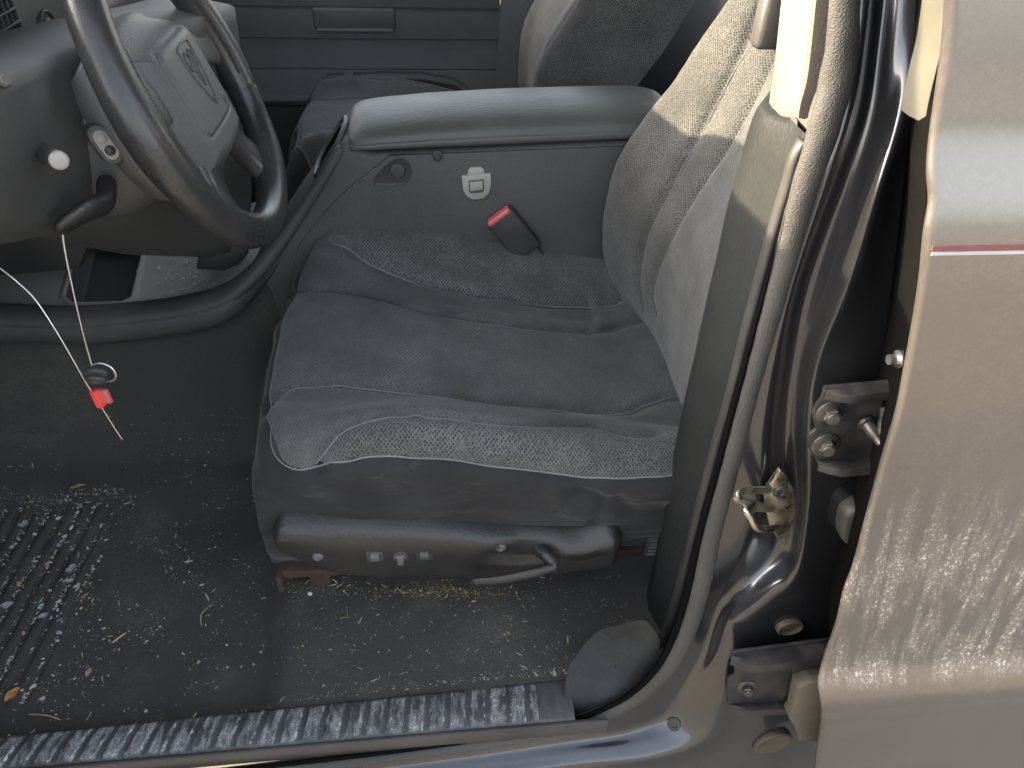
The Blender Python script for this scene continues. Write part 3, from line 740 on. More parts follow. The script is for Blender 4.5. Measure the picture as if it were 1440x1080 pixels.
def flange(p0, p1, depth, th, name, parent, mat, droop=0):
    """a turned-out edge of sheet steel from p0 to p1"""
    p0, p1 = np.array(p0), np.array(p1); mb = MB()
    prof = [(0, 0), (-depth*.5, .0008), (-depth*.88, -.001), (-depth, -.006-droop)]
    up = [(p0+(p1-p0)*k) for k in np.linspace(0, 1, 12)]
    secs = []
    for i, q in enumerate(up):
        e = min(1, (i+.6)/2.2)
        s1 = [q+np.array([0, y*e, z]) for y, z in prof]; s2 = [q+np.array([0, y*e, z-th]) for y, z in prof][::-1]
        secs.append(s1+s2)
    mb.add(*loft(secs)); return mb.build(name, mat, parent, sharp=30)
flange(a, b, .014, .003, 'hinge_flange', hu, M['hinge'])
a, b = at(1150, 648, Y=Yh), at(1300, 636, Y=Yh); flange(a, b, .016, .003, 'hinge_flange', hu, M['hinge'])
bolt(1168, 580, Yh, hu); bolt(1161, 625, Yh, hu)
c = at(1216, 592, Y=Yh); mb = MB(); mb.add(*lathe(c, (.28, -1, -.3), [(.0085, 0), (.0085, .003), (.006, .004), (.006, .016), (.0045, .018), (.004, .027), (.0005, .027)], 20)); mb.build('pivot_stud', M['bolt'], hu)
mb = MB(); p = cr([pt(1232, 604, .49), pt(1245, 590, .48), pt(1275, 585, .47), pt(1290, 600, .47)], 5); mb.add(*tube(p, (.012, .002), 8, up=(0, 0, 1))); mb.build('swing_arm', M['silver'], hu, sharp=0)
Yl = .472
poly = pxp([(1026, 918), (1180, 898), (1180, 990), (1110, 992), (1040, 1000), (1026, 992), (1022, 975), (1023, 955), (1033, 949), (1033, 935)], Yl)
V, F = prism_y(poly, Yl, Yl+.004, .001); hl = make('door_hinge', V, F, M['hinge'], rd); hl['label'] = 'lower steel hinge with one dirty bolt'
flange(at(1027, 920, Y=Yl), at(1190, 900, Y=Yl), .022, .003, 'hinge_flange', hl, M['hinge'], .004)
flange(at(1028, 990, Y=Yl), at(1135, 985, Y=Yl), .012, .003, 'hinge_flange', hl, M['hinge'], .004)
bolt(1050, 965, Yl, hl, .0075, .0135)
mb = MB(); mb.add(*prism_y(pxp([(1112, 925), (1150, 920), (1175, 960), (1130, 950), (1115, 958)], Yl-.004), Yl-.006, Yl, .001)); mb.build('stop_tab', M['hinge'], hl)
# dirty rubber stop on the door underside
poly = pxp([(1121, 965), (1140, 957), (1190, 950), (1190, 1045), (1123, 1040), (1121, 1028), (1108, 1007), (1113, 1001)], .45)
V, F = prism_y(poly, .447, .468, .003); rs = make('rubber_block', V, F, M['tan'], rd)
for px, py, rr, ang, lab in ((1110, 881, .0125, 0, 'small oval drain plug above the lower hinge'), (1086, 1043, .021, 0, 'large rusty oval drain plug below the lower hinge')):
    Yq = panelY(px, py)-.002; c = at(px, py, Y=Yq)
    V, F = lathe(c, panelN(px, py), [(rr*1.1, -.006), (rr*1.08, .003), (rr*.95, .0046), (rr*.8, .003), (rr*.7, .0015), (.0002, .0026)], 32)
    V = np.asarray(V); V[:, 0] = c[0]+(V[:, 0]-c[0])*1.35
    o = make('drain_plug', V, F, M['brass'], car); o['label'] = lab
for px, py, rr, lab in ((948, 1019, .0075, None),):
    c = at(px, py, Y=panelY(px, py)); mb = MB()
    mb.add(*lathe(c, panelN(px, py), [(rr*1.3, -.003), (rr*1.25, .0002), (rr*1.0, .0008), (rr*.6, .0006), (rr*.5, -.0004), (.0002, -.0002)], 24)); o = mb.build('body_screw', M['hinge'], car)
# wiring boot
poly = pxp([(1176, 735), (1180, 712), (1195, 702), (1270, 698), (1270, 760), (1205, 766), (1190, 760), (1178, 748)], .508)
V, F = prism_y(poly, .492, .52, .006, 3); wb = make('wiring_boot', V, F, M['boot'], car)
p = cr([pt(1210, 762, .49), pt(1204, 785, .485), pt(1196, 810, .48), pt(1192, 835, .478), pt(1205, 860, .47)], 16)
k = np.arange(len(p)); V, F = tube(p, .0085+.0024*np.sin(k*1.25), 14, up=(1, 0, 0)); make('pleated_hose', V, F, M['boot'], wb, sharp=0)

# ------------------------------------------------------------------ rear door (closed)
EDG = [(1338, -60), (1335, 0), (1331, 60), (1323, 120), (1313, 190), (1309, 230), (1309, 255), (1311, 285), (1304, 330), (1298, 390), (1289, 450), (1276, 520), (1264, 580), (1246, 640), (1229, 700), (1217, 745), (1202, 800), (1189, 835), (1178, 880), (1163, 922), (1154, 955), (1155, 985), (1157, 1005), (1155, 1030), (1150, 1060), (1147, 1090), (1140, 1150), (1132, 1220)]
zq = np.array([1.0, .86, .80, .785, .765, .74, .715, .69, .60, .45, .30, .225, .20, .185, .165, .145, .13, .115, .10, .0, -.2])
yq = np.array([.445, .427, .418, .413, .405, .398, .3945, .394, .395, .398, .402, .404, .402, .396, .388, .384, .387, .392, .392, .396, .41])
def skinY(z): return np.interp(-z, -zq, yq)
sk_z = np.linspace(.98, -.2, 260)
sy = cr(np.stack([zq, yq, 0*zq], 1), 8); skY = np.interp(-sk_z, -sy[:, 0], sy[:, 1])
skY = np.convolve(np.pad(skY, 3, mode='edge'), np.ones(7)/7, 'valid')
ez = []
for x, y in cr([(a, b, 0) for a, b in EDG], 6)[:, :2]:
    yy = .40
    for _ in range(6): q = at(x, y, Y=yy); yy = float(np.interp(-q[2], -sk_z, skY))
    ez.append((q[2], q[0]))
ez = np.array(ez); edgeX = np.interp(-sk_z, -ez[:, 0], ez[:, 1])
u = np.linspace(0, 1, 70)**1.6
secs = []
for z, y, x0 in zip(sk_z, skY, edgeX):
    xs_ = x0+(1.35-x0)*u
    row = [(x0+.009, y+.0085, z), (x0+.004, y+.0075, z), (x0+.0006, y+.0062, z), (x0-.0008, y+.0042, z), (x0+.0002, y+.0016, z), (x0+.0022, y+.0004, z)]+[(xx, y-.006*math.sin(min((xx-x0)/.9, 1)*math.pi)*.5+.0, z) for xx in xs_[2:]]
    secs.append(row)
V, F = loft(secs, closed=False); skin = make('door_skin', V, F, M['doorpaint_lit'], rd, sharp=0)
def stripe(py, px, hgt, mat):
    """a thin tape on the skin at the height measured at (px, py)"""
    q = at(px, py, Y=.3945); z0 = q[2]; ex = float(np.interp(-z0, -sk_z, edgeX)); yy = float(np.interp(-z0, -sk_z, skY))
    secs = []
    for x in np.linspace(ex+.004, 1.3, 40):
        yb = yy-.003*math.sin(min((x-ex)/.9, 1)*math.pi)
        secs.append([(x, yb+.001, z0+hgt/2), (x, yb-.0006, z0+hgt/2), (x, yb-.0006, z0-hgt/2), (x, yb+.001, z0-hgt/2)])
    V, F = loft(secs); return make('pinstripe', V, F, mat, rd)
stripe(351, 1380, .0036, M['stripe_red']); stripe(357.5, 1380, .0022, M['stripe_white'])
# inner shell of the door and the window frame bead
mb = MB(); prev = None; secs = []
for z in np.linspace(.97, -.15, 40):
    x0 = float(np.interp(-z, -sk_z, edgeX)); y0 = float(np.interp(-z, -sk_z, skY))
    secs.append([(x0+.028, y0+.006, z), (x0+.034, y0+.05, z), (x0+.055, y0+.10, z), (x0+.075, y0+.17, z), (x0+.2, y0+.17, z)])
V, F = loft(secs, closed=False); make('door_shell', V, F, M['gap'], rd, sharp=0)  # shell blackened, the shade of the door gap put into its colour
rows = [(-60, 1320, 1345), (0, 1315, 1339), (60, 1306, 1331), (100, 1296, 1322), (140, 1287, 1312), (165, 1283, 1307)]
secs = []
for y, xl, xr in cr(rows, 4):
    a = at(xl, y, Y=.452); b = at(xr, y, Y=.440)
    secs.append([(a[0], .466, a[2]), (a[0]-.001, .455, a[2]), (a[0]+(b[0]-a[0])*.3, .446, a[2]), (a[0]+(b[0]-a[0])*.7, .4425, b[2]), (b[0], .444, b[2]), (b[0]+.003, .452, b[2]), (b[0]+.003, .466, b[2])])
V, F = loft(secs); make('window_bead', V, F, M['beadm'] if 'beadm' in M else M['lgrey'], rd, sharp=35)
c = at(1268, 505, Y=.47); mb = MB(); mb.add(*tube([c+np.array([-.012, 0, .0]), c+np.array([0, 0, 0]), c+np.array([.03, .0, 0])], .0045, 10)); mb.add(*tube([c+np.array([-.004, 0, 0]), c+np.array([0, 0, 0])], .008, 12)); mb.build('bump_bolt', M['steel'], rd)

# ------------------------------------------------------------------ rest of the shell: keeps sun and sky out as the real car does; the visor-like panel is added
mb = MB(); mb.add(*box((.55, 1.34, 1.27), (2.3, 1.30, .04), .015)); mb.build('roof', M['panel'], car)
mb = MB()
hz = HOODZ = .83
hood = [[(-2.1, .55, hz-.22), (-2.1, 1.34, hz-.16), (-2.1, 2.13, hz-.22)], [(-1.4, .50, hz-.10), (-1.4, 1.34, hz-.04), (-1.4, 2.18, hz-.10)], [(-.92, .46, hz-.03), (-.92, 1.34, hz+.02), (-.92, 2.2, hz-.03)]]
V, F = loft(hood, closed=False); mb.add(V, F); make('hood', np.concatenate(mb.V), mb.F, M['paint'], car, sharp=0)
mb = MB(); mb.add(*prism_y([(-2.1, .6), (-.92, .78), (-.92, -.2), (-2.1, -.2)], .44, .47, .004)); mb.build('fender', M['paint'], car)
mb = MB(); mb.add(*prism_y([(-2.1, .6), (-.92, .78), (-.92, -.2), (-2.1, -.2)], 2.19, 2.22, .004)); mb.build('fender', M['paint'], car)
mb = MB(); mb.add(*box((-1.16, 1.34, .3), (.03, 1.66, 1.0), 0)); mb.build('firewall', M['dark'], car)
mb = MB(); mb.add(*box((-.90, .505, .30), (.14, .21, 1.05), .01)); mb.build('hinge_pillar', M['paint'], car)
mb = MB(); mb.add(*box((-.36, 1.66, 1.00), (.015, .78, .42), .006)); mb.build('sun_blocker', M['panel'], car)  # added unseen panel, keeps the sun off the passenger seatback
for yy in (.56, 2.10):
    mb = MB(); mb.add(*tube([(-.92, yy-.04 if yy < 1 else yy+.04, .80), (-.62, yy, 1.05), (-.50, yy+.06 if yy < 1 else yy-.06, 1.25)], .028, 10)); mb.build('windscreen_pillar', M['paint'], car, sharp=0)
mb = MB(); mb.add(*box((.42, .62, 1.06), (.10, .03, .40), .01)); mb.build('upper_pillar', M['paint'], car)
mb = MB(); mb.add(*box((1.75, 1.34, .35), (.04, 1.66, .85), .01)); mb.build('rear_bulkhead', M['carpet'], car)
mb = MB(); mb.add(*box((.9, 2.135, .18), (2.1, .03, .9), .005)); mb.build('far_side_panel', M['paint'], car)
# far side pillar trim beside the passenger seat
secs = []
for x, z in ((.26, .85), (.235, .6), (.22, .45), (.21, .2), (.21, -.02)):
    secs.append([(x-.03, 2.10, z), (x-.024, 2.07, z), (x+.03, 2.06, z), (x+.06, 2.10, z)])
V, F = loft(secs); fp = make('pillar_trim', V, F, M['panel2'], None, loc=(.23, 2.08, 0)); tag(fp, 'grey pillar trim behind the passenger door, beyond the far seat', 'pillar trim')
# ------------------------------------------------------------------ centre console with armrest
con = empty('center_console', (.1, 1.3, 0), 'black plastic centre console with a padded armrest lid and cup pocket', 'car console')
YC = 1.13
side = pxp([(486, 196), (470, 218), (440, 268), (412, 306), (386, 345), (352, 398), (330, 440), (318, 470), (300, 640)], YC)
side = [(.46, .532), (.2, .520), (-.088, .506)]+[(a, b) for a, b in side]+[(-.33, .02), (.46, .02)]
V, F = prism_y(side[::-1], YC, 1.285, .012, 3); body = make('console_body', V, F, M['console'], con, sharp=35)
# side panel, proud of the body, with its seam
pp = [(.45, .521)]+pxp([(548, 219), (497, 258), (462, 292), (420, 345), (400, 420)], YC-.002)+[(-.16, .10), (.45, .10)]
V, F = prism_y(pp, YC-.003, YC+.01, .0018, 2); make('side_panel', V, F, M['console'], con, sharp=35)
# armrest lid
st_ = np.linspace(-.128, .405, 46); secs = []
for x in st_:
    k = (x+.128)/.533
    zb_ = .508+.020*k+.002
    e = np.clip(1-((abs(k-.52)-.0)/.52)**14, 0, 1)
    f = min(1, math.sqrt(max(0, 1-(1-min(k/.085, 1))**2))+.02); g_ = min(1, math.sqrt(max(0, 1-(1-min((1-k)/.11, 1))**2))+.02)
    top_ = np.interp(k, [0, .1, .25, .5, .8, 1], [.027, .035, .041, .044, .042, .036])*(.45+.55*min(f, 1))*(.5+.5*g_)
    w0 = 1.122+.030*(1-f)**1.5+.02*(1-g_); w1 = 1.322-.03*(1-f)**1.5-.02*(1-g_)
    prof = [(.010, 0), (.002, .004), (0, .010), (.001, .018), (.0045, .0215), (.006, .026), (.010, .034), (.020, .043), (.037, .051), (.065, .0575), (.10, .061), (.135, .0605), (.175, .056), (.21, .048), (.235, .035), (.247, .018), (.250, .008), (.243, .0)]
    row = []
    sc_ = top_/.061
    for dy, dz in prof: row.append((x, w0+dy*(w1-w0)/.25, zb_+dz*sc_))
    secs.append(cr(row, 3))
V, F = loft(secs); make('armrest_lid', V, F, M['lidmat'], con, sharp=50)
V, F = box((.14, 1.215, .507), (.50, .16, .010), .002, Matrix.Rotation(rad(-2.1), 3, 'Y')); make('lid_hinge_plate', V, F, M['dark'], con)
# recess with rubber stop
tri = pxp([(527, 257), (529, 250), (545, 232), (556, 225), (566, 225), (575, 232), (577, 243), (571, 256), (562, 260), (532, 260)], YC-.004)
cx = np.mean([a for a, b in tri]); cz = np.mean([b for a, b in tri])
ring = cr([(a, 0, b) for a, b in tri], 4, closed=True)
secs = []
for s_, y in ((1.10, YC-.0028), (1.07, YC-.0044), (1.0, YC-.0044), (.93, YC-.0038), (.86, YC-.0036)):
    secs.append([(cx+(p[0]-cx)*s_, y, cz+(p[2]-cz)*s_) for p in ring])
V, F = loft(secs, caps=False); n_ = len(ring); F.append(tuple(4*n_+i for i in range(n_)))
rec = make('recess', V, F, M['dark'], con, sharp=50)
V, F = lathe(at(559, 238, Y=YC-.003), (0, -1, 0), [(.0125, 0), (.0125, .005), (.011, .0075), (.006, .0085), (.0003, .0085)], 24); make('rubber_stop', V, F, M['console'], rec, sharp=40)
V, F = lathe(at(615, 219, Y=YC-.003), (0, -1, 0), [(.0085, 0), (.0085, .0025), (.006, .003), (.005, .0008), (.0003, .0006)], 20); make('clip_hole', V, F, M['dark'], con, sharp=40)
# grocery hook plate
def plate(pts, y, th, w, name, mat, parent):
    V, F = prism_y(pxp(pts, y), y, y+th, w, 2); return make(name, V, F, M[mat], parent)
hook = plate([(649, 248), (691, 244), (691, 262), (688, 272), (681, 279), (673, 281), (664, 281), (656, 277), (651, 268)], YC-.009, .007, .002, 'bag_hook', 'lgrey', con)
plate([(657, 250), (658, 240), (663, 236), (676, 235), (681, 238), (682, 249)], YC-.007, .005, .0018, 'hook_tab', 'lgrey', hook)
plate([(659, 254), (681, 252), (681, 268), (678, 271), (662, 272), (659, 269)], YC-.0102, .002, .0008, 'hook_window', 'key', hook)
plate([(661, 257), (679, 255), (679, 267), (661, 269)], YC-.0112, .002, .0008, 'hook_latch', 'lgrey', hook)
# cup pocket in the sloping front of the console
o0 = at(438, 270, Y=YC); o1 = at(488, 190, Y=YC); sl = (o1-o0)/np.linalg.norm(o1-o0); nn = np.cross(np.array([0, 1., 0]), sl); nn = nn if nn[2] > 0 else -nn
def slope(s_, y, h_): return o0+sl*s_+np.array([0, y-YC, 0])+nn*h_
Ls = np.linalg.norm(o1-o0)
for nm, grow, r_, mt in (('pocket_rim', .0, .0045, 'lidmat'), ('pocket_rim', -.009, .0025, 'console')):
    y0, y1, s0, s1 = 1.158-grow, 1.252+grow, .006-grow, Ls-.012+grow
    ringp = cr([slope(s0, y0+.025, .002), slope(s0+.012, y0+.004, .002), slope((s0+s1)/2, y0, .002), slope(s1-.012, y0+.004, .002), slope(s1, y0+.03, .002), slope(s1, y1-.03, .002), slope(s1-.012, y1-.004, .002), slope((s0+s1)/2, y1, .002), slope(s0+.012, y1-.004, .002), slope(s0, y1-.03, .002)], 6, closed=True)
    V, F = tube(ringp, r_, 8, up=nn, closed=True); rimo = make(nm, V, F, M[mt], con, sharp=0)
inner_ring = ringp
c0 = inner_ring.mean(0); secs = [c0+(inner_ring-c0)*k+nn*h_ for k, h_ in ((1.0, .0015), (.97, .0008), (.96, .0006))]
V, F = loft(secs, caps=False); F.append(tuple(2*len(inner_ring)+i for i in range(len(inner_ring)))); make('pocket_shade', V, F, M['gap'], con, sharp=0)  # flat black sheet, the shade inside the pocket put into its colour

# storage tray ahead of the console
zt = .240
A0 = at(20, 438, Z=zt); 
gx = np.linspace(-.80, -.30, 340); gy = np.linspace(1.085, 1.50, 280); GX, GY = np.meshgrid(gx, gy, indexing='ij'); GZ = np.full(GX.shape, zt-.004)
def inpoly(px, py, poly):
    ins = np.zeros(px.shape, bool); n = len(poly); d = np.full(px.shape, 9.)
    for i in range(n):
        (x1, y1), (x2, y2) = poly[i], poly[(i+1) % n]
        c = ((y1 > py) != (y2 > py)) & (px < (x2-x1)*(py-y1)/(y2-y1+1e-12)+x1); ins ^= c
        t_ = np.clip(((px-x1)*(x2-x1)+(py-y1)*(y2-y1))/((x2-x1)**2+(y2-y1)**2+1e-12), 0, 1); d = np.minimum(d, np.hypot(px-x1-t_*(x2-x1), py-y1-t_*(y2-y1)))
    return np.where(ins, -d, d)
pk = [tuple(at(a, b, Z=zt)[:2]) for a, b in ((88, 416), (100, 426), (172, 425), (186, 418), (206, 332), (128, 318), (112, 330))]
sd = inpoly(GX, GY, pk); GZ += .005*np.exp(-(sd/.005)**2)-.032*(1-smooth01(sd, -.020, -.002))
sd2 = inpoly(GX, GY, [tuple(at(a, b, Z=zt)[:2]) for a, b in ((276, 425), (290, 350), (420, 320), (420, 425))]); GZ += .006*(1-smooth01(sd2, -.002, .002))
GZ += .0012*vnoise(np.stack([GX, GY], -1), 14, 31)
fm = (sd[:-1, :-1] < -.003).astype(int).reshape(-1)
tf = np.array(gridfaces(340, 280)); lipX = [-.62, -.5, -.43, -.36, -.33, -.30]; lipY = [1.097, 1.10, 1.103, 1.115, 1.135, 1.20]
keep = (GY[:-1, :-1] > np.interp(GX[:-1, :-1], lipX, lipY)).reshape(-1)
tray = make('tray', np.stack([GX, GY, GZ], -1).reshape(-1, 3), tf[keep], [M['tray'], M['console']], con, sharp=0, fmat=fm[keep])
lp = [(-90, 440, 1.095), (20, 445, 1.095), (110, 447, 1.095), (200, 440, 1.097), (262, 431, 1.10), (315, 416, 1.105), (352, 389, 1.115), (388, 348, 1.128), (420, 303, 1.133), (452, 254, 1.134), (480, 208, 1.136)]
path = cr([tuple(at(a, b, Y=c)) for a, b, c in lp], 8); kk_ = np.linspace(0, 1, len(path))
V, F = tube(path, np.stack([np.interp(kk_, [0, .45, .65, 1], [.017, .0165, .013, .008]), np.interp(kk_, [0, .5, .65, 1], [.028, .027, .016, .008])], 1), 16, up=(0, 0, 1)); make('tray_lip', V, F, M['console'], con, sharp=0)
secs = []
kE = 8*7+1
for i_, q in enumerate(path[:kE]):
    tp_ = 1-smooth01(i_, kE-18, kE-1); c = q[1]+.030*(1-tp_); secs.append([(q[0], c-.020, q[2]+.004), (q[0], c-.0285, q[2]-.004), (q[0], c-.030, q[2]-.022), (q[0], c-.027, q[2]-.033), (q[0], c-.022, q[2]-.038), (q[0], c-.015, q[2]-.039), (q[0]+.01, c-.014, q[2]-.06), (q[0]+.02, c-.03*tp_-.004, .10), (q[0]+.02, c-.07*tp_-.004, .0)])
V, F = loft(secs, closed=False); make('tunnel_side', V, F, [M['console'], M['carpet']], con, fmat=[0 if k % 8 < 5 else 1 for k in range(len(F))], sharp=0)

# seat belt buckle standing beside the console
bb = empty('belt_buckle', at(720, 340, Y=1.11), 'black seat belt buckle with a red release button between seat and console', 'belt buckle')
def bk_(px, py, y): return at(px, py, Y=y)
a = bk_(703, 306, 1.112); b = bk_(750, 352, 1.112); ax = np.array([.62, 0, -.78]); ax /= np.linalg.norm(ax); ay = np.array([0, 1., 0]); az = np.cross(ax, ay)
R = np.stack([ax, ay, az], 1)
V, F = box(np.array(a)+ax*.040+np.array([0, .005, 0]), (.085, .024, .051), .005, R, 3); make('buckle_housing', V, F, M['dark'], bb)
V, F = box(np.array(a)+ax*-.0035+np.array([0, .000, 0]), (.010, .018, .044), .004, R, 3); make('release_button', V, F, M['red'], bb)
V, F = box(np.array(a)+ax*.13+np.array([0, .008, 0]), (.10, .012, .030), .003, R); make('buckle_stalk', V, F, M['dark'], bb)
# end of the belt anchor on the seat
an = empty('belt_anchor', at(920, 765, Y=.66), 'small black ribbed belt anchor at the foot of the pillar trim', 'belt anchor')
mb = MB(); c = at(918, 762, Y=.668)
mb.add(*box(c, (.026, .018, .042), .003)); mb.build('anchor_cover', M['dark'], an)
mb = MB()
for k in range(5): mb.add(*box(c+np.array([.001, -.010, -.015+.0075*k]), (.020, .003, .003), .0008))
mb.build('anchor_ribs', M['key'], an)

# ------------------------------------------------------------------ steering wheel
TW_ = rad(21); W0 = np.array([-.28, .96, .656]); E1 = np.array([0, 1., 0]); E2 = np.array([-math.sin(TW_), 0, math.cos(TW_)]); EN = np.array([math.cos(TW_), 0, math.sin(TW_)])
def wp(a, b, c=0): return W0+a*E1+b*E2+c*EN
sw = empty('steering_wheel', W0.tolist(), 'black leather steering wheel with stitched rim and embossed shield on the airbag pad', 'steering wheel')
N_ = 240; an_ = np.linspace(0, 2*np.pi, N_, endpoint=False); RR = .178
path = np.array([wp(RR*math.cos(t), RR*math.sin(t), 0) for t in an_])
def bump_at(t, c, w): d = (t-c+np.pi) % (2*np.pi)-np.pi; return np.exp(-(d/w)**2)
rr_ = .0202+.0035*bump_at(an_, rad(178), .35)+.0030*bump_at(an_, rad(2), .35)+.0022*bump_at(an_, rad(-50), .25)+.0022*bump_at(an_, rad(230), .25)
rr_ -= .0011*sum(bump_at(an_, rad(c), .008) for c in (197, -18, -62, 242))     # seams round the rim
V, F = tube(path, np.stack([rr_, rr_*1.06], 1), 22, up=EN, closed=True); rim = make('rim', V, F, M['leather'], sw, sharp=0)
# stitched seam on the inside of the rim
def rimpt(t, ph, lift=.0006):
    i = int(round(t/(2*np.pi)*N_)) % N_; rad_ = rr_[i]+lift
    er = np.array(wp(math.cos(t), math.sin(t), 0))-W0
    return W0+er*RR+(-er*math.cos(ph)*rad_+EN*math.sin(ph)*rad_*1.06)
for t0, t1, ph in ((rad(-12), rad(28), .55), (rad(-75), rad(-30), .55), (rad(150), rad(196), .95)):
    n_ = int((t1-t0)/.017); mb = MB()
    for k in range(n_):
        t = t0+k*.017
        s_ = [rimpt(t, ph+.10), rimpt(t+.008, ph-.10)] if ph < .9 else [rimpt(t, ph), rimpt(t+.010, ph)]
        mb.add(*tube(s_, .0007, 5))
        if ph < .9: mb.add(*tube([rimpt(t+.008, ph-.10), rimpt(t+.017, ph+.10)], .0007, 5))
    mb.build('stitching', M['dark'], rim)
# airbag pad as a relief surface
na, nb = 150, 150
ga = np.linspace(-1, 1, na); gb = np.linspace(-1, 1, nb); A_, B_ = np.meshgrid(ga, gb, indexing='ij')
# square to rounded square
ra = A_*np.sqrt(1-.30*B_**2); rb_ = B_*np.sqrt(1-.30*A_**2)
aa = ra*.125*(1-.10*(rb_ < 0)*rb_**2)-.004; bb_ = rb_*.104-.006
q_ = np.maximum(np.abs(A_), np.abs(B_)); cc = .016-.048*smooth01(q_, .52, 1.0)**1.3-.010*(aa/.1)**2
pa, pb = aa+.004, bb_-.008
def rr_box(x, y, w, h_, r_): 
    dx, dy = np.abs(x)-w+r_, np.abs(y)-h_+r_; return np.hypot(np.maximum(dx, 0), np.maximum(dy, 0))+np.minimum(np.maximum(dx, dy), 0)-r_
sdp = rr_box(pa, pb, .064, .052, .014)
cc += -.0022*np.exp(-(sdp/.0022)**2)+.0025*(1-smooth01(sdp, -.004, .004))
hubV = W0+aa[..., None]*E1+bb_[..., None]*E2+cc[..., None]*EN
secs_ = hubV.reshape(-1, 3)
edge_i = [(i, 0) for i in range(na)]+[(na-1, j) for j in range(1, nb)]+[(i, nb-1) for i in range(na-2, -1, -1)]+[(0, j) for j in range(nb-2, 0, -1)]
hubF = gridfaces(na, nb)
back_ = [hubV[i, j]*.0+W0+(aa[i, j]*.82)*E1+(bb_[i, j]*.82)*E2-.085*EN for i, j in edge_i]
n0 = len(secs_); allV = np.concatenate([secs_, np.array(back_)]); ne = len(edge_i)
for k in range(ne):
    k2_ = (k+1) % ne; i1 = edge_i[k][0]*nb+edge_i[k][1]; i2 = edge_i[k2_][0]*nb+edge_i[k2_][1]
    hubF.append((i1, i2, n0+k2_, n0+k))
hub = make('airbag_pad', allV, hubF, M['hub'], sw, sharp=0)
def hubpt(a, b, lift=.0005):
    k = np.argmin((aa-a)**2+(bb_-b)**2); return W0+a*E1+b*E2+(cc.reshape(-1)[k]+lift)*EN
mb = MB()
shield = [(-.021, .046), (-.019, .052), (0, .054), (.019, .052), (.021, .046), (.019, .024), (.012, .008), (0, -.010), (-.012, .008), (-.019, .024)]
mb.add(*tube(cr([hubpt(a*1.1, b*1.15-.012) for a, b in shield], 5, closed=True), .0013, 6, up=EN, closed=True))
for s in (-1, 1):      # two curled horns and the muzzle
    mb.add(*tube(cr([hubpt(1.1*(s*.001), 1.15*(.040)-.012), hubpt(1.1*(s*.006), 1.15*(.045)-.012), hubpt(1.1*(s*.012), 1.15*(.043)-.012), hubpt(1.1*(s*.0145), 1.15*(.035)-.012), hubpt(1.1*(s*.012), 1.15*(.028)-.012), hubpt(1.1*(s*.008), 1.15*(.030)-.012), hubpt(1.1*(s*.0085), 1.15*(.035)-.012)], 5), np.interp(np.linspace(0, 1, 31), [0, .5, 1], [.0016, .0018, .0007]), 6, up=EN))
    mb.add(*tube(cr([hubpt(1.1*(s*.003), 1.15*(.040)-.012), hubpt(1.1*(s*.005), 1.15*(.030)-.012), hubpt(1.1*(s*.0045), 1.15*(.020)-.012), hubpt(1.1*(s*.002), 1.15*(.012)-.012), hubpt(1.1*(0), 1.15*(.010)-.012)], 5), .0011, 6, up=EN))
mb.add(*tube([hubpt(1.1*(0), 1.15*(.038)-.012), hubpt(1.1*(0), 1.15*(.014)-.012)], .0012, 6, up=EN))
mb.build('emblem', M['hub'], hub, sharp=0)
mb = MB(); c = hubpt(.033, -.028, .0002); mb.add(*box(c, (.0012, .011, .014), .0004, Matrix.Rotation(-TW_, 3, 'Y'))); mb.build('airbag_mark', M['key'], hub)
def spoke(a0, b0, a1, b1, w0, w1, c0=-.012, c1=-.004):
    S_ = []; d = np.array([a1-a0, b1-b0]); L_ = np.linalg.norm(d); d /= L_; p_ = np.array([-d[1], d[0]])
    for k in np.linspace(0, 1, 14):
        w_ = w0+(w1-w0)*k+.012*(2*k-1)**2; c_ = c0+(c1-c0)*k-.006*math.sin(k*math.pi)
        cx_, cy_ = a0+(a1-a0)*k, b0+(b1-b0)*k
        t = np.linspace(0, 2*np.pi, 16, endpoint=False)
        S_.append([wp(cx_+p_[0]*w_*math.copysign(abs(math.cos(x))**.6, math.cos(x)), cy_+p_[1]*w_*math.copysign(abs(math.cos(x))**.6, math.cos(x)), c_+.012*math.copysign(abs(math.sin(x))**.7, math.sin(x))) for x in t])
    return loft(S_)
for args in ((.085, .028, .172, .020, .026, .030), (-.095, .028, -.172, .020, .026, .032), (.052, -.062, .098, -.146, .021, .026), (-.060, -.062, -.102, -.144, .021, .026)):
    V, F = spoke(*args); make('spoke', V, F, M['hub'] if args[1] > 0 else M['leather'], sw, sharp=0)

# column behind the wheel ------------------------------------------
scol = empty('steering_column', wp(0, 0, -.12).tolist(), 'grey plastic steering column cover with stalk, tilt lever and oval button pad', 'steering column')
secs = []
for c, wa, up_, dn, off_ in ((-.060, .062, .052, .070, 0), (-.075, .082, .062, .085, 0), (-.11, .092, .066, .095, -.002), (-.16, .094, .064, .085, -.004), (-.20, .090, .06, .075, -.006), (-.26, .088, .055, .07, -.01)):
    t = np.linspace(0, 2*np.pi, 44, endpoint=False); row = []
    for x in t:
        cx_, sx_ = math.cos(x), math.sin(x); e = .55
        row.append(wp(off_-.012+wa*math.copysign(abs(cx_)**e, cx_), (up_ if sx_ > 0 else dn)*math.copysign(abs(sx_)**e, sx_), c))
    secs.append(row)
secs = np.array(secs); secs = np.stack([cr(secs[:, k], 4) for k in range(44)], 1)
V, F = loft(secs); make('column_cover', V, F, M['dash'], scol, sharp=0)
def oriented(c, ax, up, size, w):
    ax = np.array(ax, float); ax /= np.linalg.norm(ax); up = np.array(up, float); up -= ax*(up@ax); up /= np.linalg.norm(up); R_ = np.stack([ax, up, np.cross(ax, up)], 1)
    return box(c, size, w, R_, 3)
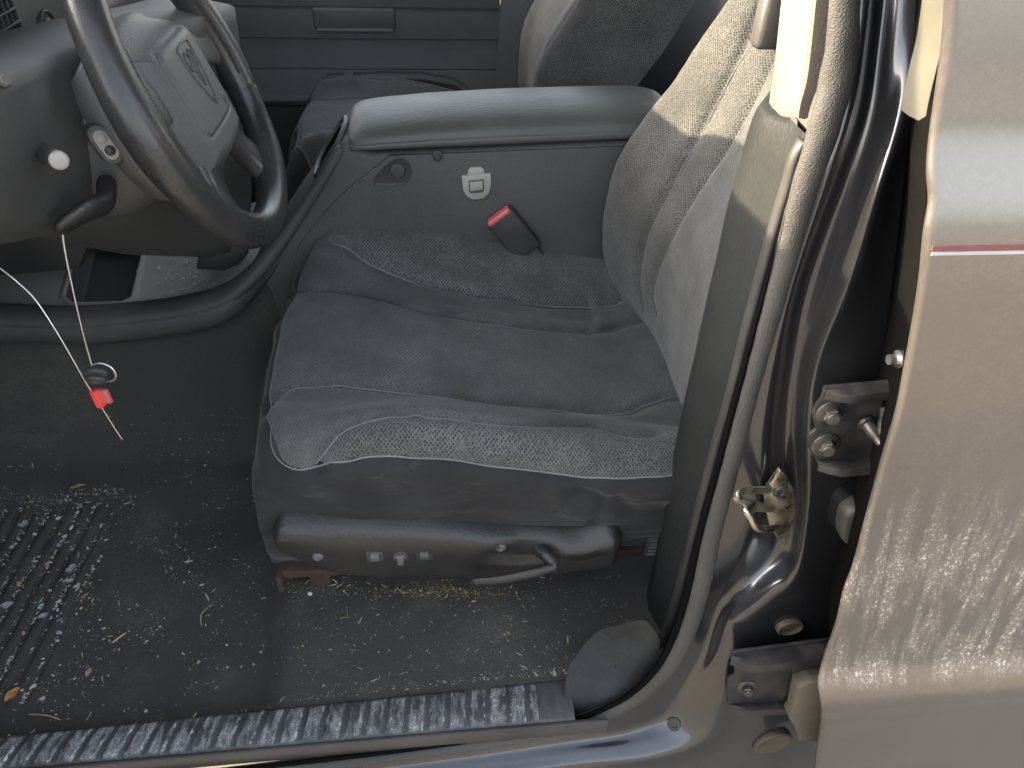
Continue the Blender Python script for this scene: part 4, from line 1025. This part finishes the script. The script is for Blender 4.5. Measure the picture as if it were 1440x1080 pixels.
# oval pad with two buttons, on the near side of the cover
pc = at(149, 204, Y=.838); d1 = at(165, 226, Y=.838)-at(133, 182, Y=.838); d1 /= np.linalg.norm(d1)
nrm_ = np.array([.45, -.85, .25]); nrm_ -= d1*(nrm_@d1); nrm_ /= np.linalg.norm(nrm_); bx = np.cross(nrm_, d1)
def oval(L_, r_, h0, h1, sh=.0015):
    pts = [d1*(L_*.5)*(1 if abs(t) < np.pi/2 else -1)+r_*(math.cos(t)*d1+math.sin(t)*bx) for t in np.linspace(-np.pi, np.pi, 33)[:-1]]
    return loft([pc+p_+nrm_*h0 for p_ in pts]+[] if False else [[pc+p_+nrm_*h0 for p_ in pts], [pc+p_+nrm_*(h1-sh) for p_ in pts], [pc+p_*.93+nrm_*h1 for p_ in pts]])
V, F = oval(.022, .0115, -.03, .0005); pad = make('button_pad', V, F, M['dash'], scol, sharp=40)
V, F = oval(.019, .0078, .0, .0025); make('pad_insert', V, F, M['lgrey'], pad, sharp=40)
for s in (-.0085, .006):
    V, F = lathe(pc+d1*s+nrm_*.0025, nrm_, [(.0055, 0), (.0055, .0018), (.0042, .003), (.0003, .0034)], 20); make('pad_button', V, F, M['lgrey'] if s < 0 else M['dark'], pad, sharp=40)
# stalk seen end-on
q0 = at(45, 208, Y=.84); q1 = at(84, 226, Y=.715); V, F = tube([q0+np.array([0, .09, 0]), q0, (q0+q1)/2, q1+(q0-q1)*.12], [.017, .014, .0095, .0088], 18); stalk = make('turn_stalk', V, F, M['dash'], scol, sharp=30)
ax_ = q1-q0; ax_ /= np.linalg.norm(ax_)
V, F = lathe(q1-ax_*.016, ax_, [(.0088, -.004), (.0094, 0), (.0094, .010), (.0086, .0125), (.0080, .0125), (.0077, .0118), (.0003, .0122)], 30); make('stalk_end', V, F, M['silver'], stalk, sharp=30)
V, F = oriented(q0+np.array([.0, .004, .0]), q1-q0, (0, 0, 1), (.03, .066, .05), .012); make('stalk_boot', V, F, M['dark'], stalk)
# tilt lever
path = cr([at(150, 262, Y=.84), at(146, 285, Y=.81), at(120, 297, Y=.785), at(90, 318, Y=.77), at(84, 325, Y=.768)], 8); kk_ = np.linspace(0, 1, len(path))
V, F = tube(path, np.stack([np.interp(kk_, [0, .4, .8, 1], [.016, .018, .013, .004]), np.interp(kk_, [0, .4, .8, 1], [.011, .010, .007, .003])], 1), 14, up=(.4, -.5, .8)); make('tilt_lever', V, F, M['trim'], scol, sharp=0)

# dashboard --------------------------------------------------------
da = empty('dashboard', (-.5, 1.2, .6), 'grey dusty plastic dashboard with knee panel below the instrument hood', 'dashboard')
topl = [(-150, 205, .58), (-60, 158, .66), (0, 126, .73), (45, 100, .80), (88, 80, .87), (180, 52, .96), (260, 30, 1.06), (300, 20, 1.14), (330, 10, 1.22)]
botl = [(-160, 360, .58), (-60, 352, .64), (0, 347, .70), (85, 332, .80), (155, 316, .88), (220, 330, .97), (290, 350, 1.08), (325, 356, 1.14), (350, 352, 1.22)]
Tp = cr([tuple(at(*a[:2], Y=a[2])) for a in topl], 6); Bp = cr([tuple(at(*a[:2], Y=a[2])) for a in botl], 6)
secs = []
for a, b in zip(Tp, Bp):
    row = [a+np.array([-.12, 0, .008]), a+np.array([-.07, 0, .010]), a+np.array([-.03, 0, .008]), a+np.array([-.008, 0, .004]), a]
    for k in np.linspace(.06, 1, 14): row.append(a+(b-a)*k+np.array([.012*math.sin(k*math.pi)-.02*smooth01(k, .9, 1), 0, 0]))
    row += [b+np.array([-.05, 0, -.006]), b+np.array([-.15, 0, .0])]
    secs.append(row)
V, F = loft(secs, closed=False); make('knee_panel', V, F, M['dash'], da, sharp=0)
cap = [(p_[0], p_[2]) for p_ in secs[0]]+[(-.84, secs[0][-1][2]-.02), (-.84, secs[0][0][2]+.02)]
V, F = prism_y(cap, .572, .584, 0); make('end_panel', V, F, M['dash'], da, sharp=30)
V, F = oriented(at(25, 118, Y=.745)+np.array([-.01, 0, .01]), (.5, -.4, .5), (0, 0, 1), (.03, .012, .012), .003) if False else lathe(at(12, 113, Y=.74)+np.array([-.008, 0, -.004]), (.75, -.35, .5), [(.004, -.02), (.004, .004), (.0055, .006), (.0055, .010), (.0045, .012), (.0003, .012)], 20)
make('pull_knob', V, F, M['silver'], da, sharp=30)
# instrument hood, cluster and vents behind the wheel
mb = MB(); mb.add(*box((-.490, .93, .735), (.03, .66, .22), .01)); mb.build('cluster_face', M['dash'], da)
V, F = lathe(at(66, 38, X=-.474), (1, 0, 0), [(.011, 0), (.011, .004), (.009, .006), (.0085, .014), (.007, .016), (.0003, .016)], 28); make('light_knob', V, F, M['panel'], da, sharp=30)
V, F = lathe(at(66, 38, X=-.474), (1, 0, 0), [(.020, 0), (.020, .003), (.0185, .0045), (.016, .002), (.0115, .002)], 28); make('knob_ring', V, F, M['dark'], da, sharp=30)
mb = MB(); c = at(14, 36, X=-.470)
for k in range(5): mb.add(*box(c+np.array([0, 0, -.028+.014*k]), (.006, .055, .003), .001))
for k in range(5): mb.add(*box(c+np.array([-.002, -.025+.0125*k, 0]), (.006, .002, .062), .001))
mb.build('vent_grille', M['dark'], da)
secs = []
for y in np.linspace(.56, 2.10, 12):
    bump_ = .105*math.exp(-((y-.74)/.40)**4)-.01+.085*smooth01(y, 1.2, 1.4)  # unseen top raised here to shape the shade on the seatbacks
    secs.append([(-.62, y, .78), (-.56, y, .815+bump_*.4), (-.60, y, .845+bump_), (-.72, y, .855+bump_), (-.95, y, .82), (-1.1, y, .76)])
V, F = loft(secs, closed=False); make('dash_top', V, F, M['panel'], da, sharp=30)
V, F = prism_y([(-.62, .80), (-.50, .66), (-.52, .40), (-.60, .28), (-.9, .26), (-.9, .80)], 1.18, 1.56, .015, 2); make('center_stack', V, F, M['dark'], da, sharp=35)
V, F = prism_y([(-.62, .80), (-.50, .68), (-.50, .45), (-.62, .34), (-.9, .34), (-.9, .80)], 1.57, 2.09, .02, 2); make('glove_panel', V, F, M['panel'], da, sharp=35)
# foot of the stack between column and console
poly = pxp([(278, 372), (281, 356), (292, 343), (352, 330), (350, 352), (338, 366), (318, 374)], 1.20)
V, F = prism_y(poly, 1.18, 1.34, .006, 2); make('stack_foot', V, F, M['dark'], da, sharp=35)

# passenger door across the cabin ----------------------------------
pd = empty('passenger_door', (-.2, 2.08, 0), 'grey far side door panel with a pull cup and map pocket seen past the armrest', 'car door')
YD = 2.08
def zD(py, px=500): return at(px, py, Y=YD-.02)[2]
prof = [(.62, .012), (.585, .0), (zD(15)+.004, .0), (zD(15)+.001, .003), (zD(15)-.001, .003), (zD(15)-.004, -.006), (zD(38), -.010), (zD(57)+.003, -.012), (zD(57), -.004), (zD(60), -.002), (zD(80), -.003), (zD(99), -.004), (zD(101), .0), (zD(103), -.003), (zD(116), -.006), (zD(134), -.012), (zD(137), -.030), (zD(140), -.034), (zD(146), -.030), (zD(150), -.014), (zD(165), -.008), (.10, -.006), (-.03, .0)]
secs = []; fmz = []
xs_ = np.linspace(-.95, .20, 70)
for x in xs_: secs.append([(x, YD+dy+.018*max(0, -(x+.2))*.5, z+.020*(x+.2)*-.0) for z, dy in prof])
V, F = loft(secs, closed=False); fmz = []
for i in range(len(xs_)-1):
    for j in range(len(prof)-1): fmz.append(1 if 8 <= j <= 15 else 0)
make('door_panel', V, F, [M['panel'], M['panel2']], pd, sharp=30, fmat=fmz)
cupc = at(499, 29, Y=YD-.01)
mb = MB(); mb.add(*box(cupc+np.array([0, .0, .004]), (.205, .016, .052), .007, seg=3)); cup = mb.build('pull_cup', M['panel'], pd)
mb = MB(); mb.add(*box(cupc+np.array([0, -.009, -.020]), (.19, .010, .008), .003)); mb.build('cup_lip', M['panel2'], cup)
mb = MB(); c = at(490, 105, Y=YD-.02); mb.add(*box(c, (.026, .012, .012), .003)); mb.build('pocket_clip', M['panel2'], pd)
secs = []
for x, z in ((-.25, .345), (-.1, .352), (.0, .35), (.08, .335), (.12, .31)): secs.append([(x, YD-.03, z), (x, YD-.035, z-.01), (x, YD-.02, z-.06), (x, YD-.005, z-.06), (x, YD-.005, z)])
V, F = loft(secs); make('arm_pull', V, F, M['panel'], pd, sharp=30)

# driver door swung open, ahead of the doorway
dd = empty('driver_door', (-.86, .42, -.2), 'dark trimmed driver door swung wide open ahead of the doorway', 'car door')
ang = rad(68); dv = np.array([math.cos(ang), -math.sin(ang), 0]); dn_ = np.array([math.sin(ang), math.cos(ang), 0])
R = np.stack([dv, dn_, np.array([0, 0, 1.])], 1)
V, F = box(np.array([-.84, .40, .22])+dv*.50, (1.0, .07, .80), .03, R, 3); make('inner_panel', V, F, M['panel'], dd)
V, F = box(np.array([-.84, .40, .22])+dv*.50-dn_*.06, (1.04, .04, .86), .01, R, 2); make('door_skin', V, F, M['doorpaint_lit'], dd)
V, F = box(np.array([-.84, .40, .30])+dv*.52+dn_*.06, (.5, .06, .07), .02, R, 3); make('armrest', V, F, M['dark'], dd)
# ------------------------------------------------------------------ hanging keys and seal wire
ws = empty('seal_wire', at(140, 560, Y=.74), 'thin steel wire with a red plastic lock body hanging below the tilt lever', 'wire seal')
def wpath(pts): return cr([tuple(at(a, b, Y=c)) for a, b, c in pts], 10)
V, F = tube(wpath([(-40, 348, .78), (0, 377, .77), (25, 397, .765), (50, 422, .76), (78, 464, .752), (102, 505, .745), (122, 540, .74), (145, 576, .736), (160, 600, .734), (172, 618, .733)]), .0011, 8); make('wire', V, F, M['steel'], ws, sharp=0)
V, F = tube(wpath([(88, 330, .767), (93, 362, .762), (103, 410, .755), (115, 462, .748), (128, 510, .743), (132, 520, .742)]), .0013, 8); make('wire', V, F, M['steel'], ws, sharp=0)
c = at(138, 560, Y=.738); ax_ = at(143, 574, Y=.737)-at(130, 547, Y=.741); 
V, F = oriented(c, ax_, (.9, -.3, .5), (.024, .0085, .010), .0015); lk = make('lock_body', V, F, M['redtag'], ws)
V, F = oriented(at(147, 557, Y=.737), ax_, (.9, -.3, .5), (.019, .014, .006), .001); make('lock_flap', V, F, M['red'], lk)
mb = MB(); axn = ax_/np.linalg.norm(ax_)
for k in (-1, 1): mb.add(*oriented(c+np.array([0, -.0055, .001])+np.cross(axn, [0, 1, 0])*.0022*k, ax_, (.9, -.3, .5), (.021, .0012, .0012), .0003))
mb.build('lock_groove', M['red'], lk)
kr = empty('key_ring', at(145, 524, Y=.742), 'steel split ring with a black rubber key head hanging on the wire', 'key ring')
c = at(146, 524, Y=.742); u1 = at(163, 524, Y=.742)-c; rr0 = np.linalg.norm(u1); u1 /= rr0; u2 = at(146, 507, Y=.742)-c; u2 -= u1*(u2@u1); u2 /= np.linalg.norm(u2)
t = np.linspace(0, 2*np.pi, 48, endpoint=False); un = np.cross(u1, u2)
ringp = np.array([c+rr0*(math.cos(x)*u1+math.sin(x)*u2)+un*.002*math.cos(x) for x in t])
V, F = tube(ringp, (.0011, .0016), 8, up=un, closed=True); make('split_ring', V, F, M['steel'], kr, sharp=0)
mb = MB()
for a, b, r_ in ((136, 524, .0095), (135, 534, .0085)):
    q = at(a, b, Y=.740); t_ = np.linspace(0, 2*np.pi, 20, endpoint=False)
    ringq = np.array([q+r_*(math.cos(x)*u1+.62*math.sin(x)*u2)+un*.003*math.sin(x) for x in t_]); mb.add(*tube(ringq, .0034, 8, up=un, closed=True))
mb.build('key_head', M['boot'], kr, sharp=0)

# ------------------------------------------------------------------ dirt on the floor
ico_d = {}
def lump(mb, c, r, mi, flatz=.55):
    bm = bmesh.new(); bmesh.ops.create_icosphere(bm, subdivisions=1, radius=1)
    V = np.array([v.co[:] for v in bm.verts]); F = [tuple(v.index for v in f.verts) for f in bm.faces]; bm.free()
    return V, F
_b = bmesh.new(); bmesh.ops.create_icosphere(_b, subdivisions=1, radius=1)
ICV = np.array([v.co[:] for v in _b.verts]); ICF = [tuple(v.index for v in f.verts) for f in _b.faces]; _b.free()
TET = np.array([(1, 1, .4), (-1, .8, .3), (-.2, -1, .5), (.1, .1, -.6), (.3, .2, .9)]); TETF = [(0, 1, 4), (1, 2, 4), (2, 0, 4), (1, 0, 3), (2, 1, 3), (0, 2, 3)]
def crumb(mb, p, r, mi, elong=1.):
    a = random.uniform(0, 6.28); Rz = np.array(Matrix.Rotation(a, 3, 'Z')); Rx = np.array(Matrix.Rotation(random.uniform(-.6, .6), 3, 'X'))
    S_ = np.array([r*elong, r*random.uniform(.6, 1)/math.sqrt(elong), r*random.uniform(.35, .8)/math.sqrt(elong)])
    V = TET if r < .0016 else ICV*(1+RNG.normal(0, .16, (len(ICV), 1)))
    mb.add((V*S_)@Rx.T@Rz.T+p, TETF if r < .0016 else ICF, mi)
deb = MB(); mats_ = [M['crumb_w'], M['crumb_t'], M['crumb_y'], M['straw'], M['chalk']]
def pick(): return random.choices([0, 1, 2, 3, 4], [4, 2.0, .6, 2.5, 2.5])[0]
def size(): return min(.0030, max(.00045, random.lognormvariate(-7.05, .5)))
for _ in range(4200):                           # all over the foot well
    x = random.uniform(-.78, -.26); y = random.uniform(.545, 1.05)
    if math.sin(x*31+2*math.sin(y*17))+math.sin(y*43+x*20)+random.gauss(0, .6) < -.25: continue
    if random.random() > (.25+.75*math.exp(-((x+.50)/.20)**2-((y-.72)/.22)**2)): continue
    e = random.choice([1, 1, 1.4, 3]); r_ = size()
    crumb(deb, np.array([x, y, floor_z(x, y)+r_*.35]), r_, pick(), e)
for _ in range(3600):                           # caught between the ribs
    y = random.uniform(.57, .92); k = random.randrange(-36, -22); x = (k+.74)*.024+.10*(y-.7)+random.gauss(0, .0022)
    if not -.80 < x < -.545: continue
    clump = .5+.5*math.sin(k*7.3+y*21+2*math.sin(k*3.1))+.4*math.sin(y*60+k*5)
    if random.random() > max(.05, clump): continue
    r_ = size()*1.35; crumb(deb, np.array([x, y, floor_z(x, y)+r_*.4]), r_, random.choice([0, 0, 4, 4, 1]), random.choice([1, 1, 1.6]))
for _ in range(500):                            # line of grit at the mat edge
    x = random.uniform(-.78, -.52); y = .935+.01*math.sin(x*40)+random.gauss(0, .007); r_ = size()*.9; crumb(deb, np.array([x, y, floor_z(x, y)+r_*.3]), r_, random.choice([0, 4, 1]), 1)
for _ in range(900):                           # raised step under the seat
    x = random.uniform(-.24, .28); y = random.uniform(.545, .74); r_ = size()*.72; crumb(deb, np.array([x, y, floor_z(x, y)+r_*.3]), r_, random.choice([0, 3, 3, 2, 1]), random.choice([1, 2, 4]))
for _ in range(620):                           # yellow sawdust under the valance
    q = at(random.gauss(615, 62), random.gauss(829, 4.5), Z=.004); r_ = size()*.8; crumb(deb, np.array([q[0], q[1], floor_z(q[0], q[1])+r_*.4+random.random()*.002]), r_, random.choice([2, 2, 2, 1]), random.choice([1, 2]))
for _ in range(420):
    x = random.uniform(-.24, .2); y = random.gauss(.712, .010); r_ = size()*.7; crumb(deb, np.array([x, y, floor_z(x, y)+r_*.3]), r_, random.choice([2, 3, 1, 0]), random.choice([1, 3, 4]))
for _ in range(500):                            # along the inner edge of the sill
    x = random.uniform(-.7, .17); y = np.interp(x, [-.565, .167], [.520, .538])+abs(random.gauss(0, .006)); r_ = size()*.8; crumb(deb, np.array([x, y, floor_z(x, y)+r_*.6]), r_, pick(), random.choice([1, 2]))
for _ in range(900):                            # tray
    q = at(random.gauss(258, 24), random.gauss(392, 28), Z=zt)
    if -.6 < q[0] < -.33 and 1.11 < q[1] < 1.45: r_ = size()*1.25; crumb(deb, q+np.array([0, 0, .001 if q[0] < -.43 else .006]), r_, random.choice([0, 4, 0]), 1)
for _ in range(170):
    q = at(random.gauss(300, 28), random.gauss(408, 7)-.0, Z=zt+.004)
    r_ = size()*.9; crumb(deb, q+np.array([0, 0, .003]), r_, random.choice([0, 4, 0]), 1)
for _ in range(420):                            # carpet below the tray
    x = random.gauss(-.40, .09); y = random.gauss(1.03, .05); r_ = size()*.8; crumb(deb, np.array([x, y, floor_z(x, y)+r_*.4]), r_, random.choice([2, 3, 0]), random.choice([1, 2]))
db = deb.build('debris', mats_, None, loc=(-.4, .7, 0), smooth=False, recalc=False); tag(db, kind='stuff')
# lint on the seat
lint = MB(); fp_ = P2.reshape(-1, 3); fn_ = N2.reshape(-1, 3); okk = np.where((~np.r_[sk, True]) if False else (fn_[:, 2] > .5))[0]
for _ in range(170):
    k = int(random.choice(okk)); r_ = random.uniform(.0003, .0008); crumb(lint, fp_[k]+fn_[k]*r_*.3, r_, random.choice([0, 3]), random.choice([1, 1, 3]))
for _ in range(130):
    l = L[random.choice('DEA')]; i = random.randrange(len(l)); r_ = random.uniform(.0003, .0009); q = l[i]+np.array([random.gauss(0, .01), random.gauss(-.012, .01), .0]); k = int(np.argmin(((fp_-q)**2).sum(1)))
    crumb(lint, fp_[k]+fn_[k]*r_*.3, r_, random.choice([0, 3, 2]), random.choice([1, 1, 3]))
lb = lint.build('lint', [M['crumb_w'], M['crumb_t'], M['crumb_y'], M['straw']], None, loc=(.05, .9, .3), smooth=False, recalc=False); tag(lb, kind='stuff')

# single finds one can point to
def leaf(name, px, py, size_, rot, mat, label, cat, wob=.3, ratio=.55):
    q = at(px, py, Z=-.022); q[2] = floor_z(q[0], q[1])+.001
    n1, n2 = 13, 9; V = []
    r_ = np.random.default_rng(px*7+py)
    ph = r_.uniform(0, 6, 3)
    for i in range(n1):
        u = i/(n1-1)*2-1; hw = ratio*math.sqrt(max(0, 1-u*u))*(1+.18*math.sin(u*5+ph[0]))
        for j in range(n2):
            v = j/(n2-1)*2-1; x, y = u*size_, v*hw*size_
            V.append((x, y, size_*wob*(.35*v*v+.22*math.sin(u*3+ph[1])+.12*math.sin(v*4+u*5+ph[2]))+size_*wob*.2))
    V = np.array(V)
    F = gridfaces(n1, n2); k = len(V); V2_ = V-np.array([0, 0, .0004]); F += [tuple(a+k for a in f[::-1]) for f in gridfaces(n1, n2)]
    Rm = np.array(Matrix.Rotation(rad(rot), 3, 'Z')); V = np.concatenate([V, V2_])@Rm.T+q
    o = make(name, V, F, M[mat], None, loc=q, recalc=False); return tag(o, label, cat)
leaf('dry_leaf', 17, 976, .0115, 62, 'leafm', 'curled orange brown leaf by the sill on the floor', 'leaf')
leaf('dry_leaf', 122, 941, .0065, 80, 'crumb_t', 'small pale tan leaf on the carpet just above the sill plate', 'leaf')
leaf('dry_leaf', 113, 692, .012, 15, 'crumb_t', 'tan leaf scrap with a stalk at the far edge of the ribbed heel pad', 'leaf', ratio=.3)
leaf('paper_scrap', 100, 799, .0095, 70, 'chalk', 'crumpled bluish white paper scrap on the ribbed heel pad', 'scrap')
leaf('paper_scrap', 33, 737, .0075, 40, 'chalk', 'round grey scrap farthest back among the ribs', 'scrap', ratio=.9)
leaf('paper_scrap', 107, 825, .0085, 75, 'crumb_w', 'whitish torn scrap just below the crumpled bluish one', 'scrap', ratio=.5)
leaf('paper_scrap', 8, 848, .010, 20, 'chalk', 'pale flat scrap at the left end of the heel pad', 'scrap', ratio=.5)
leaf('paper_scrap', 60, 865, .007, 30, 'chalk', 'small pale blue scrap in the middle of the heel pad', 'scrap', ratio=.6)
def straw(px0, py0, px1, py1, label, r_=.0009, lift=.004, bend=.004):
    a = at(px0, py0, Z=-.022); b = at(px1, py1, Z=-.022); a[2] = floor_z(a[0], a[1])+.0015; b[2] = floor_z(b[0], b[1])+.002
    m_ = (a+b)/2+np.array([bend, 0, lift]); V, F = tube(cr([a, m_, b], 8), r_, 6); o = make('straw', V, F, M['straw'], None, loc=a, sharp=0); tag(o, label, 'straw')
straw(156, 900, 175, 887, 'thick straw stub lying in the middle of the footwell carpet', .0013)
straw(282, 876, 291, 852, 'thin curved straw on the carpet nearest the driver seat', .0007, .004, -.004)
straw(38, 1001, 82, 1008, 'long thin straw lying parallel to the sill plate', .0008)
straw(118, 1008, 124, 996, 'short straw standing off the carpet beside the sill plate', .0007)
q = at(436, 835, Z=0); q[2] = floor_z(q[0], q[1])+.003; mb = MB(); mb.add(ICV*.0042*(1+RNG.normal(0, .1, (len(ICV), 1)))*np.array([1, 1, .7])+q, ICF); o = mb.build('white_pebble', M['crumb_w'], None, loc=q); tag(o, 'white pebble on the raised carpet just below the seat valance', 'pebble')
# ------------------------------------------------------------------ light
w = bpy.data.worlds.new('World'); SC.world = w; w.use_nodes = True
nt = w.node_tree; sky = nt.nodes.new('ShaderNodeTexSky'); sky.sky_type = 'NISHITA'; sky.sun_disc = False
EL, AZ = rad(17.5), rad(6)          # the sun stands low ahead of the car, a little to the passenger side
S_ = np.array([-math.cos(EL)*math.cos(AZ), math.cos(EL)*math.sin(AZ), math.sin(EL)])
sky.sun_elevation = EL; sky.sun_rotation = math.atan2(S_[0], S_[1])
sky.dust_density = 4.0; sky.ozone_density = .4; sky.air_density = 1.0
bg = nt.nodes['Background']; hs = nt.nodes.new('ShaderNodeHueSaturation'); hs.inputs['Saturation'].default_value = .5; nt.links.new(sky.outputs[0], hs.inputs['Color']); nt.links.new(hs.outputs[0], bg.inputs[0]); bg.inputs[1].default_value = .15
ld = bpy.data.lights.new('sun', 'SUN'); ld.energy = 2.7; ld.angle = rad(.5); ld.color = (1, .81, .52)
lo = bpy.data.objects.new('sun', ld); COL.objects.link(lo); lo.rotation_euler = Vector(S_.tolist()).to_track_quat('Z', 'Y').to_euler(); lo.location = (-3, 0, 4)
v = SC.view_settings; v.view_transform = 'Standard'; v.look = 'None'; v.gamma = 1; v.use_curve_mapping = False; v.exposure = 2.92
SC.cycles.max_bounces = 8; SC.cycles.diffuse_bounces = 4; SC.cycles.use_denoising = True
for o in list(bpy.data.objects):
    if '_O' in o.keys(): del o['_O']
